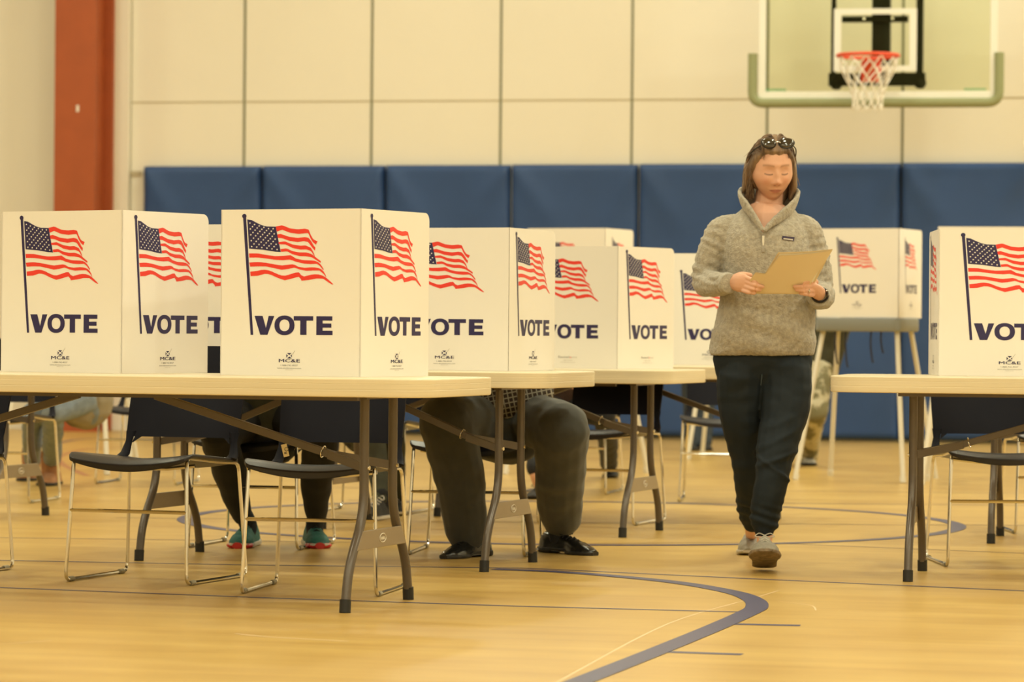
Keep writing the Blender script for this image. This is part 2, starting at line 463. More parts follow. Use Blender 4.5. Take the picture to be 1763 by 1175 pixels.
# blue wall pads -------------------------------------------------------
def pad(u0, u1, z1, seed, label):
    zc0 = 0.02; off = 0.09
    o = thing('wall_pad', label, 'wall pad', wq((u0 + u1) / 2, 0, 0.012), WROT, 'blue wall pads along the back wall')
    W = (u1 - u0) / 2 - 0.006; H = z1 - zc0
    mb = MB(); nx, nz = 26, 44
    rings = []
    idx = {}
    def dep(x, z):
        ex = min(1, (W - abs(x)) / 0.05); ez = min(1, min(z - zc0, z1 - z) / 0.05)
        r = sqrt(max(0, 1 - (1 - max(0, min(1, ex))) ** 2)) * sqrt(max(0, 1 - (1 - max(0, min(1, ez))) ** 2))
        n_ = noise.noise(Vector((x * 1.3 + z * 1.1 + seed * 7, z * .5 - x * .6, seed))) * 0.018
        # creases that run in from the upper corners
        for sx in (-1, 1):
            dx = (x * sx + W); dz = (z1 - z)
            d = (dx * .80 - dz * (.55 + .1 * sin(seed * 3 + sx)))
            n_ += 0.026 * math.exp(-(d / .07) ** 2) * math.exp(-(dx * dx + dz * dz) / .35)
        return -(off * (0.35 + 0.65 * r) + n_ * min(1, r * 1.5))
    vs = []
    for j in range(nz + 1):
        for i in range(nx + 1):
            x = -W + 2 * W * (0.5 - 0.5 * cos(pi * i / nx)) * 1.0
            z = zc0 + H * (0.5 - 0.5 * cos(pi * j / nz))
            vs.append((x, dep(x, z), z))
    fs = [(j * (nx + 1) + i, j * (nx + 1) + i + 1, (j + 1) * (nx + 1) + i + 1, (j + 1) * (nx + 1) + i) for j in range(nz) for i in range(nx)]
    mb.add(vs, fs)
    n = len(vs); border = [i for i in range(nx + 1)] + [j * (nx + 1) + nx for j in range(1, nz + 1)] + [nz * (nx + 1) + i for i in range(nx - 1, -1, -1)] + [j * (nx + 1) for j in range(nz - 1, 0, -1)]
    bv = [(vs[k][0], -0.014, vs[k][2]) for k in border]
    mb.v += [Vector(v) for v in bv]
    m = len(border)
    for k in range(m):
        mb.f.append([border[k], n + k, n + (k + 1) % m, border[(k + 1) % m]]); mb.mi.append(0)
    mb.f.append([n + k for k in range(m)]); mb.mi.append(0)
    mb.build('cover', M_pad, o, sharp=60)
    bb = MB(); bb.box((0, -0.004, (zc0 + z1) / 2), (2 * W - .01, .012, H - .02)); bb.build('backing_board', M_strap, o, smooth=False)
    return o
edges = [245, 449.5, 662.5, 879, 1098.5, 1323, 1551, 1781]
plabs = ['blue vinyl wall pad at the left end of the row, nearest the red column',
         'second blue vinyl wall pad from the red column, smooth faced',
         'third blue vinyl wall pad from the red column, creased from both upper corners',
         'fourth blue wall pad from the red column, above the flat topped screens',
         'blue wall pad just left of the walking woman, fifth from the red column',
         'blue wall pad directly behind the walking woman and right of her head',
         'blue wall pad at the right end of the row, behind the right hand table']
for i in range(7):
    zt = wall_pt((edges[i] + edges[i + 1]) / 2, 286 - i * 1.0, .09).z
    pad(wall_u(edges[i], .09), wall_u(edges[i + 1], .09), zt, i + 1, plabs[i])

# ================================================================ basketball backboard
YB = FPX / 220.0
def BQ(px, py, dy=0.0):
    q = D(px, py, YB); return q + Vector((0, dy, 0))
bbc = BQ(1510, 100)
BB = thing('basketball_backboard', 'glass basketball backboard with sage padding, orange rim and white net', 'backboard', (bbc.x, bbc.y, 0), WROT * 0.8)
inv = Matrix.Rotation(-WROT * 0.8, 3, 'Z')
def bl(px, py, y=0.0):
    """pixel -> local coordinates of the board, y in front(-) / behind(+)"""
    q = D(px, py, YB); return Vector(((q.x - bbc.x) / cos(WROT * .8), y, q.z))
x0, x1 = bl(1309, 100).x, bl(1712, 100).x
zb = bl(1510, 171).z; zt = zb + 1.07
HB = zt
def lbox(mb, xa, xb, za, zb_, ya, yb, mi=0):
    mb.box(((xa + xb) / 2, (ya + yb) / 2, (za + zb_) / 2), (abs(xb - xa), abs(yb - ya), abs(zb_ - za)), mi=mi)
g = MB(); lbox(g, x0 + .03, x1 - .03, zb + .03, zt - .03, -.005, .005); gl = g.build('glass_pane', M_glass, BB, smooth=False)
f = MB(); t_ = .055
lbox(f, x0, x1, zb, zb + .06, -.02, .02); lbox(f, x0, x1, zt - t_, zt, -.02, .02)
lbox(f, x0, x0 + t_, zb + .06, zt - t_, -.02, .02); lbox(f, x1 - t_, x1, zb + .06, zt - t_, -.02, .02)
f.build('board_frame', M_frame, BB, smooth=False, bevel=.004)
# white target rectangle printed on the glass
f = MB(); a0, a1 = bl(1437, 50).x, bl(1577, 50).x; za, zb2 = bl(1507, 123).z, bl(1507, 15).z; w = .055
lbox(f, a0, a1, zb2 - w * .8, zb2, -.009, -.005); lbox(f, a0, a1, za, za + w * .8, -.009, -.005)
lbox(f, a0, a0 + w, za + w * .8, zb2 - w * .8, -.009, -.005); lbox(f, a1 - w, a1, za + w * .8, zb2 - w * .8, -.009, -.005)
f.build('target_square', M_frame, BB, smooth=False)
f = MB()
for xa, xb_ in ((1321, 1356), (1657, 1694)):
    f = MB()
    for k in range(9):
        q = bl(xa + (xb_ - xa) * k / 9, 154.5).x
        lbox(f, q, q + .013, bl(1500, 156.5).z, bl(1500, 152.5).z, -.0075, -.005)
    f.build('glass_print', M_mark, BB, smooth=False)
# padding: bottom and lower sides as one U
o0, o1 = bl(1291, 100).x, bl(1723, 100).x; zpb = bl(1507, 187).z; zpt = bl(1300, 90).z
U = []
path = bez([(o0 + .035, 0, zpt), (o0 + .035, 0, zpb + .045), (o1 - .035, 0, zpb + .045), (o1 - .035, 0, zpt)], .09, 6)
rings = []
for i, p in enumerate(path):
    p = Vector(p); t = (path[min(i + 1, len(path) - 1)] - path[max(i - 1, 0)]).normalized(); s_ = Vector((0, 1, 0)); n_ = t.cross(s_)
    hw = .038; ring = []
    for k in range(12):
        a = 2 * pi * k / 12; cx, sx = cos(a), sin(a)
        e = 0.6
        ring.append(p + n_ * hw * math.copysign(abs(cx) ** e, cx) + s_ * .05 * math.copysign(abs(sx) ** e, sx))
    rings.append(ring)
f = MB(); f.loft(rings); f.build('edge_padding', M_padgreen, BB, sharp=50)
# steel behind the glass
f = MB(); mx0, mx1 = bl(1500, 10).x, bl(1531, 10).x
lbox(f, mx0, mx1, bl(1500, 100).z, ROOM_H - .05, .10, .24); f.build('mast', M_mast, BB, smooth=False, bevel=.006)
f = MB()
lbox(f, bl(1428, 0).x, bl(1592, 0).x, bl(1500, 147).z, bl(1500, 125).z, .03, .10)
lbox(f, bl(1450, 0).x, bl(1562, 0).x, bl(1500, 37).z, bl(1500, 27).z, .03, .10)
lbox(f, bl(1432, 0).x, bl(1440, 0).x, bl(1500, 130).z, zt, .03, .08)
lbox(f, bl(1576, 0).x, bl(1588, 0).x, bl(1500, 130).z, zt, .03, .08)
for q in (1440, 1582):
    f.ball(bl(q, 143, .05), (.05, .03, .05), 12)
lbox(f, mx0 - .02, mx1 + .02, bl(1500, 140).z, bl(1500, 95).z, .06, .12)
f.build('support_frame', M_mast, BB, smooth=False)
for q in (1488, 1536):
    f = MB(); f.tube([bl(q, 32, .0), bl(q, 32, .04)], .012, 8); f.build('bolt', M_chrome, BB)
# hoop and net
rc = bl(1500, 103); RX = .235
HOOP = Vector((bl(1500, 103).x, -.40, bl(1500, 103).z))
hp = BB
f = MB(); f.tube([HOOP + Vector((RX * cos(a), RX * sin(a), 0)) for a in [2 * pi * k / 40 for k in range(40)]], .014, 8, closed=True)
f.build('rim', M_rim, hp)
f = MB()
f.box(HOOP + Vector((0, .385, -.08)), (.15, .02, .19)); f.box(HOOP + Vector((0, .31, -.012)), (.12, .16, .02))
f.add([HOOP + Vector((sx * .05, .375, -.02)) for sx in (-1, 1)] + [HOOP + Vector((sx * .05, .375, -.16)) for sx in (-1, 1)] + [HOOP + Vector((sx * .045, .235, -.02)) for sx in (-1, 1)],
      [(0, 2, 4), (1, 5, 3), (2, 3, 5, 4), (0, 1, 3, 2), (0, 4, 5, 1)])
f.build('bracket', M_rim, hp, smooth=False)
f = MB(); NS = 12
lev = [(0, 1.0), (.08, .93), (.155, .76), (.225, .62), (.29, .53), (.35, .50), (.41, .53)]
for k in range(NS):
    for sgn in (-1, 1):
        pts = []
        for q, (dz, rr) in enumerate(lev):
            a = 2 * pi * (k + sgn * .5 * q) / NS
            rad = (RX - .005) * rr
            pts.append(HOOP + Vector((rad * cos(a), rad * sin(a), -.012 - dz + .006 * sin(k * 2.1 + q))))
        f.tube(spline(pts, 3), .0058, 5)
f.build('net', M_net, hp)

# ================================================================ printed artwork of the voting screens
# traced in a frame 806 wide x 1000 high (panel left edge x=84, top y=70, bottom y=1070)
def resample(pts, n):
    pts = [Vector((x, y)) for x, y in pts]; d = [0]
    for a, b_ in zip(pts, pts[1:]): d.append(d[-1] + (b_ - a).length)
    out = []
    for k in range(n):
        t = d[-1] * k / (n - 1); i = 0
        while i < len(d) - 2 and d[i + 1] < t: i += 1
        u = (t - d[i]) / max(1e-9, d[i + 1] - d[i]); out.append(pts[i].lerp(pts[i + 1], min(1, u)))
    return out
STRIPES = [
 ([(402,174),(440,166),(485,186),(530,192),(570,188),(592,194),(602,222),(618,252),(643,264)], [(409,205),(438,193),(485,212),(535,219),(572,215),(590,214),(600,240),(615,268),(634,284)]),
 ([(410,222),(430,218),(480,236),(530,243),(570,238),(592,243),(610,268),(622,292),(631,300)], [(415,242),(440,244),(480,260),(530,268),(565,262),(590,268),(605,290),(618,308),(629,320)]),
 ([(418,268),(455,263),(500,282),(545,290),(575,288),(605,302),(618,325),(626,345)], [(421,280),(460,282),(500,303),(545,313),(580,312),(606,322),(618,340),(628,357)]),
 ([(430,310),(465,305),(500,322),(540,330),(580,330),(610,340),(640,365),(662,382)], [(434,326),(470,323),(498,340),(540,352),(580,353),(612,360),(640,378),(662,393)]),
 ([(248,335),(300,335),(350,345),(400,352),(450,350),(492,346),(515,365),(560,376),(610,378),(640,382),(665,405),(680,432)], [(250,360),(300,360),(350,366),(400,374),(445,376),(488,372),(512,383),(560,396),(600,400),(640,398),(660,412),(676,436)]),
 ([(250,390),(300,387),(350,392),(400,402),(440,408),(480,403),(510,400),(530,415),(570,422),(620,418),(660,425),(685,450),(695,478)], [(255,415),(300,413),(350,414),(400,425),(440,434),(480,428),(515,420),(540,432),(580,440),(620,438),(655,438),(680,458),(693,478)]),
 ([(256,445),(300,440),(330,432),(370,438),(410,458),(450,472),(490,460),(535,445),(550,465),(560,476),(620,460),(660,462),(690,478),(715,500),(736,521)], [(258,472),(300,470),(340,458),(370,460),(410,480),(455,497),(500,486),(535,475),(550,482),(545,500),(600,494),(640,485),(680,487),(705,508),(728,521)])]
CANTON = [(236,130),(262,134),(290,150),(320,165),(350,173),(402,175),(432,327),(400,325),(370,320),(330,313),(290,310),(248,306)]

def text_mesh(txt, cx, cy, width, height):
    """writing as flat faces, centred at cx,cy in artwork units"""
    cu = bpy.data.curves.new('t', 'FONT'); cu.body = txt; cu.resolution_u = 2
    o = bpy.data.objects.new('t', cu); C.objects.link(o)
    dg = bpy.context.evaluated_depsgraph_get(); dg.update()
    me = bpy.data.meshes.new_from_object(o.evaluated_get(dg))
    vs = [v.co.copy() for v in me.vertices]; fs = [list(p.vertices) for p in me.polygons]
    bpy.data.objects.remove(o); bpy.data.curves.remove(cu); bpy.data.meshes.remove(me)
    x0, x1 = min(v.x for v in vs), max(v.x for v in vs); y0, y1 = min(v.y for v in vs), max(v.y for v in vs)
    vs = [((v.x - (x0 + x1) / 2) / (x1 - x0) * width + cx, cy - (v.y - (y0 + y1) / 2) / (y1 - y0) * height) for v in vs]
    return vs, fs

ART = {}
def artwork(kind):
    """list of (points, faces, material index, layer) in artwork units"""
    if kind in ART: return ART[kind]
    A = []
    def poly(pts, mi, layer=0): A.append((pts, [list(range(len(pts)))], mi, layer))
    def strip(top, bot, mi, n=26):
        a, b_ = resample(top, n), resample(bot, n)
        A.append(([tuple(p) for p in a] + [tuple(p) for p in b_], [[i, i + 1, n + i + 1, n + i] for i in range(n - 1)], mi, 0))
    for t, b_ in STRIPES: strip(t, b_, 2)
    poly(CANTON, 1)
    poly([(211.5, 118), (229, 118), (276, 826), (261, 826)], 1)
    poly([(219 + 13 * cos(a), 110 + 14 * sin(a)) for a in [2 * pi * k / 16 for k in range(16)]], 1, 1)
    # thin halyard line beside the pole
    # stars: nine staggered rows
    def can(u, v):
        tx = 236 + (402 - 236) * u; ty = 132 + 43 * min(1, u * 1.35) ** .9
        bx = 248 + (432 - 248) * u; by = 306 + 21 * u + (-3 * sin(pi * u))
        return (tx + (bx - tx) * v, ty + (by - ty) * v)
    for r in range(9):
        n = 6 if r % 2 == 0 else 5
        for k in range(n):
            u = (k + (.5 if n == 6 else 1.0)) / 6.0
            x, y = can(u * .97 + .01, (r + .75) / 9.5)
            pts = []
            for q in range(10):
                a = -pi / 2 + q * pi / 5; rr = 6.6 if q % 2 == 0 else 2.9
                pts.append((x + rr * cos(a) * .95, y + rr * sin(a)))
            fs = [[q, (q + 1) % 10, 10] for q in range(10)]
            A.append((pts + [(x, y)], fs, 0, 1))
    # V O T E
    V = [(283, 711), (328, 711), (341.5, 783), (359, 711), (398, 711), (359, 825), (317, 825)]
    A.append(([(283, 711), (330, 711), (350, 783), (352, 825), (317, 825), (359, 825), (398, 711), (369 - 4, 711)], [[0, 1, 2, 3, 4], [2, 7, 6, 5, 3]], 1, 0))
    n = 40; o_ = []; i_ = []
    for k in range(n):
        a = 2 * pi * k / n
        def se(rx, ry, e):
            return (457 + rx * math.copysign(abs(cos(a)) ** e, cos(a)), 767 + ry * math.copysign(abs(sin(a)) ** e, sin(a)))
        o_.append(se(58, 59, .92)); i_.append(se(29, 35, .9))
    A.append((o_ + i_, [[k, (k + 1) % n, n + (k + 1) % n, n + k] for k in range(n)], 1, 0))
    A.append(([(510, 711), (622, 711), (622, 738), (584, 738), (584, 823), (548, 823), (548, 738), (510, 738)], [[0, 1, 2, 3, 6, 7], [3, 4, 5, 6]], 1, 0))
    A.append(([(640, 711), (676, 711), (676, 823), (640, 823), (731, 711), (731, 737), (676, 737), (676, 754), (726, 754), (726, 779), (676, 779), (676, 797), (733, 797), (733, 823)],
              [[0, 1, 6, 7, 10, 11, 2, 3], [1, 4, 5, 6], [7, 8, 9, 10], [11, 12, 13, 2]], 1, 0))
    if kind == 'mce' or kind == 'stand':
        cx = 486
        # ballot box mark: four triangles and a check stroke
        for (a, b_, c_) in (((-13, -16), (13, -16), (0, -4)), ((-13, 16), (15, 16), (1, 5)), ((-17, -10), (-17, 12), (-7, 0)), ((15, -9), (15, 10), (7, 0))):
            poly([(cx + a[0], 949 + a[1]), (cx + b_[0], 949 + b_[1]), (cx + c_[0], 949 + c_[1])], 1)
        poly([(cx + 17, 940), (cx + 32, 917), (cx + 34, 918), (cx + 20, 942)], 4)
        for tx, y, w, h, mi in (('MC&E', 979, 121, 20, 1), ('1-888-742-8037', 1007, 98, 9, 3), ('www.electionsource.com', 1023, 138, 8, 3), ('MADE IN USA', 1033.5, 44, 4.5, 4)):
            v, f = text_mesh(tx, cx, y, w, h); A.append((v, f, mi, 0))
            if tx == 'MC&E':
                v2 = [(a + 1.6, b__) for a, b__ in v]; A.append((v2, f, mi, 1))
    else:
        cx = 486
        v, f = text_mesh('ElectionS', cx - 30, 976, 92, 18); A.append((v, f, 3, 0))
        v, f = text_mesh('o', cx + 24, 979, 13, 12); A.append((v, f, 2, 0))
        v, f = text_mesh('urce', cx + 55, 979, 42, 12); A.append((v, f, 4, 0))
        v, f = text_mesh('1-888-742-8037', cx, 1003, 80, 8); A.append((v, f, 4, 0))
        v, f = text_mesh('www.electionsource.com', cx, 1019, 120, 8); A.append((v, f, 4, 0))
    ART[kind] = A; return A

PW, PH, WW = 0.526, 0.541, 0.460
PM = [M_white, M_navy, M_red, M_grey_ink, M_pale_ink]
def panel_mesh(w, kind, corner=0.0, h=PH, s=1.0, tabs=False, curve=0.0):
    """plastic panel in local x (0..w), z (0..h), printed on the -y face; corner rounds the far top corner"""
    key = (w, kind, corner, h, s, tabs)
    if key in ART: return ART[key]
    mb = MB(); t = .004
    out = [(0, 0)]
    if tabs:
        out += [(w * .30, 0), (w * .31, -.022), (w * .52, -.022), (w * .53, 0)]
    out += [(w, 0)]
    if corner:
        out += [(w - corner + corner * cos(a), h - corner + corner * sin(a)) for a in [pi / 2 * k / 8 for k in range(9)]]
    else: out += [(w, h)]
    out += [(0, h)]
    n = len(out)
    mb.add([(x, 0, z) for x, z in out] + [(x, t, z) for x, z in out], [list(range(n)), list(range(2 * n - 1, n - 1, -1))] + [[i, n + i, n + (i + 1) % n, (i + 1) % n] for i in range(n)])
    # artwork fits a 526 mm panel; on a narrower wing it keeps its size and is centred
    k = 0.526 / 806.0 * s
    cxm = (509 - 84) * 0.526 / 806 if w > .5 else None
    cu = 484.0
    cen = w * (0.497 if w > .5 else 0.525)
    for pts, fs, mi, layer in artwork(kind):
        vs = []
        for (x, y) in pts:
            X = cen + (x - cu) * k * (1.0)
            Z = (1070 - y) * PH / 1000.0
            if s != 1.0: Z = ((0.275 if kind == 'stand' else 0.225) + ((1070 - y) / 1000.0 - 0.245) * 0.86) * PH if y > 900 or True else Z
            vs.append((X, -.0006 - .0004 * layer, Z))
        mb.add(vs, fs, mi)
    me = mb.mesh('panel', PM); ART[key] = me; return me

def screen_parts(root, kind, z0=0.0, s=1.0, tabs=False, fold=0.0, splay=0.0, splay_l=None):
    f = put('front_panel', panel_mesh(PW, kind, 0.0, s=s, tabs=tabs), root, smooth=False, loc=(-PW / 2, 0, z0))
    r = put('side_panel', panel_mesh(WW, kind, 0.028, s=s), root, smooth=False, loc=(PW / 2, 0.0, z0)); r.rotation_euler = (0, 0, radians(90 + splay))
    # the left wing carries its artwork on the outside too
    key = ('L', kind, s)
    if key not in ART:
        src = panel_mesh(WW, kind, 0.028, s=s); me = src.copy()
        for v in me.vertices:
            v.co.y = v.co.y
        # rounded corner has to sit at the far end: mirror outline only, keep the lettering readable
        b = bmesh.new(); b.from_mesh(me)
        for v in b.verts:
            if v.co.y > -0.0003: v.co.x = WW - v.co.x
        for f_ in b.faces:
            if all(v.co.y > -0.0003 for v in f_.verts): f_.normal_flip()
        b.to_mesh(me); b.free(); ART[key] = me
    l = put('side_panel', ART[key], root, smooth=False)
    a = radians(-90 - (splay if splay_l is None else splay_l))
    l.rotation_euler = (0, 0, a)
    d = Vector((cos(a), sin(a), 0)) * WW
    l.location = Vector((-PW / 2, 0.0, z0)) - d
    return root

TAB_H = 0.742
def screen(cx_px, cy_px, yaw, h, label, kind='mce', s=1.0, splay=0.0, splay_l=None, corner='R', group='voting screens standing on the folding tables'):
    """cx_px,cy_px: pixel of the front right (or left) lower corner, standing at height h"""
    p = P(cx_px, cy_px, h) if cy_px is not None else None
    c_, s_ = cos(radians(yaw)), sin(radians(yaw))
    off = Vector((c_, s_, 0)) * PW / 2 * (1 if corner == 'R' else -1)
    p = p - off; p.z = h + 0.001
    r = thing('voting_screen', label, 'voting screen', p, radians(yaw), group)
    return screen_parts(r, kind, 0, s, splay=splay, splay_l=splay_l)
def screen_at(px, Y, yaw, h, label, kind='mce', s=1.0, corner='R', splay=0.0, splay_l=None, group='voting screens standing on the folding tables'):
    p = D(px, 600, Y); c_, s_ = cos(radians(yaw)), sin(radians(yaw))
    p = p - Vector((c_, s_, 0)) * PW / 2 * (1 if corner == 'R' else -1); p.z = h + .001
    r = thing('voting_screen', label, 'voting screen', p, radians(yaw), group)
    return screen_parts(r, kind, 0, s, splay=splay, splay_l=splay_l)

# ================================================================ folding tables
def roundrect(hx, hy, r, n=8, inset=0.0):
    out = []
    for (sx, sy, a0) in ((1, 1, 0), (-1, 1, pi / 2), (-1, -1, pi), (1, -1, 3 * pi / 2)):
        for k in range(n + 1):
            a = a0 + pi / 2 * k / n
            out.append((sx * (hx - r) + (r - inset) * cos(a), sy * (hy - r) + (r - inset) * sin(a)))
    return out
def make_table(L, xl, h, label, group, legs=('L', 'R')):
    o = thing('folding_table', label, 'table', (0, 0, 0), 0, group)
    hx, hy = L / 2, .38
    prof = [(h - .059, .006), (h - .057, .001), (h - .052, 0), (h - .037, 0), (h - .0355, .0007), (h - .034, 0), (h - .018, 0), (h - .017, .0006), (h - .016, 0), (h - .004, 0), (h - .001, .0015), (h, .005)]
    mb = MB(); rings = [[Vector((x, y, z)) for x, y in roundrect(hx, hy, .13, 10, ins)] for z, ins in prof]
    mb.loft(rings); mb.build('tabletop', M_top, o, sharp=14)
    zt = h - .059
    for s in (-1, 1):
        if (s < 0 and 'L' not in legs) or (s > 0 and 'R' not in legs): continue
        x = s * xl
        for q in (-1, 1):
            path = bez([(x, q * .13, zt - .002), (x, q * .13, .30), (x, q * .258, .145), (x, q * .287, .02)], .09, 7)
            mb = MB(); mb.tube(path, .0155, 12); lg = mb.build('leg', M_leg, o)
            mb = MB(); mb.tube([(x, q * .2855, .042), (x, q * .2895, 0.0)], .0185, 12); mb.build('foot_cap', M_black, lg)
            mb = MB(); mb.tube([(x + s * .012, q * .13, .452), (x + s * .0195, q * .13, .452)], .007, 8); mb.build('rivet', M_chrome, lg)
        mb = MB()
        ya, yb = .185, .232   # half widths at top / bottom of plate
        mb.add([(x + dx, y, z) for dx in (-.004 + s * .012, .004 + s * .012) for (y, z) in ((-.175, .252), (.175, .252), (.225, .192), (-.225, .192))],
               [(0, 1, 2, 3), (7, 6, 5, 4), (0, 4, 5, 1), (1, 5, 6, 2), (2, 6, 7, 3), (3, 7, 4, 0)])
        pl = mb.build('cross_plate', M_plate, o, smooth=False, bevel=.002)
        mb = MB()
        xx = x + s * .0168
        mb.tube([(xx, .028 * cos(a), .222 + .014 * sin(a)) for a in [2 * pi * k / 20 for k in range(20)]], .0017, 5, closed=True)
        for k in range(4): mb.box((xx, -.013 + k * .0087, .221), (.002, .005, .009))
        mb.build('emblem', M_zip, pl, smooth=False)
        # two short arms meet in one brace that runs up under the top
        bx = x - s * .17
        for q in (-1, 1):
            mb = MB(); a = Vector((x, q * .128, .452)); b_ = Vector((bx, q * .012, .488)); d = (b_ - a).normalized()
            n_ = Vector((0, 0, 1)); sd = d.cross(n_).normalized(); u_ = sd.cross(d)
            vs = [p + sd * e * .004 + u_ * w * .014 for p in (a, b_) for e, w in ((-1, -1), (1, -1), (1, 1), (-1, 1))]
            mb.add(vs, [(0, 1, 2, 3), (7, 6, 5, 4), (0, 4, 5, 1), (1, 5, 6, 2), (2, 6, 7, 3), (3, 7, 4, 0)])
            mb.build('brace_arm', M_leg, o, smooth=False)
        mb = MB(); a = Vector((bx + s * .02, 0, .484)); ex = min(abs(bx) - .10, .62); b_ = Vector((bx - s * ex, 0, zt - .012)); d = (b_ - a).normalized()
        sd = d.cross(Vector((0, 0, 1))).normalized(); u_ = sd.cross(d)
        vs = [p + sd * e * .012 + u_ * w * .0125 for p in (a, b_) for e, w in ((-1, -1), (1, -1), (1, 1), (-1, 1))]
        mb.add(vs, [(0, 1, 2, 3), (7, 6, 5, 4), (0, 4, 5, 1), (1, 5, 6, 2), (2, 6, 7, 3), (3, 7, 4, 0)])
        br = mb.build('brace', M_leg, o, smooth=False, bevel=.002)
        mb = MB(); cpt = a + d * .045
        mb.tube([cpt + sd * .017 * cos(t) + u_ * .019 * sin(t) for t in [2 * pi * k / 16 for k in range(16)]], .0022, 6, closed=True)
        mb.build('locking_ring', M_chrome, br)
        mb = MB(); mb.box((x, 0, zt - .006), (.03, .30, .010)); mb.build('leg_bracket', M_leg, o, smooth=False)
    mb = MB()
    for q in (-1, 1): mb.box((0, q * .29, zt - .007), (L - .5, .022, .012))
    mb.build('rail', M_leg, o, smooth=False)
    return o
def place_table(o, pf, pr, side, xl, yaw):
    a, b_ = P(*pf), P(*pr); m = (a + b_) / 2; m.z = 0
    y = radians(yaw); o.rotation_euler = (0, 0, y)
    o.location = m - Vector((cos(y), sin(y), 0)) * xl * side
    o['_c'] = 0; del o['_c']
    return o
TG = 'folding tables with cream tops in the polling rows'
TY = -18.5
T1 = place_table(make_table(2.44, .93, .742, 'long cream folding table nearest the camera, rounded corner near the photo centre', TG), (600, 1056), (697, 1033), 1, .93, TY)
T2 = place_table(make_table(1.90, .70, .742, 'cream folding table behind the nearest one, seated man in charcoal trousers behind it', TG), (840, 985), (911, 969), 1, .70, TY)
T3 = place_table(make_table(1.83, .70, .728, 'cream folding table third from the camera, carrying one screen with red and blue flags', TG), (1073, 926), (1134, 914), 1, .70, TY)
T3L = place_table(make_table(1.83, .70, .735, 'cream folding table at the far left, legs in front of the tan boots', TG), (-22, 902), (80, 885), 1, .70, TY)
T5 = place_table(make_table(2.44, .93, .742, 'long cream folding table at the right edge, leg pair near its left end', TG), (1558, 1003), (1593, 983), -1, .93, -12)
T6 = place_table(make_table(1.83, .70, .735, 'cream folding table behind the right hand one, only grey legs showing below', TG), (1700, 937), (1728, 923), -1, .70, -12)
T4 = make_table(1.83, .765, .734, 'cream folding table farthest back, ending behind the walking woman', TG)
T4.rotation_euler = (0, 0, radians(TY)); t4e = D(1368, 648, FPX / 365.0)
T4.location = Vector((t4e.x, t4e.y, 0)) - Vector((cos(radians(TY)), sin(radians(TY)), 0)) * .915

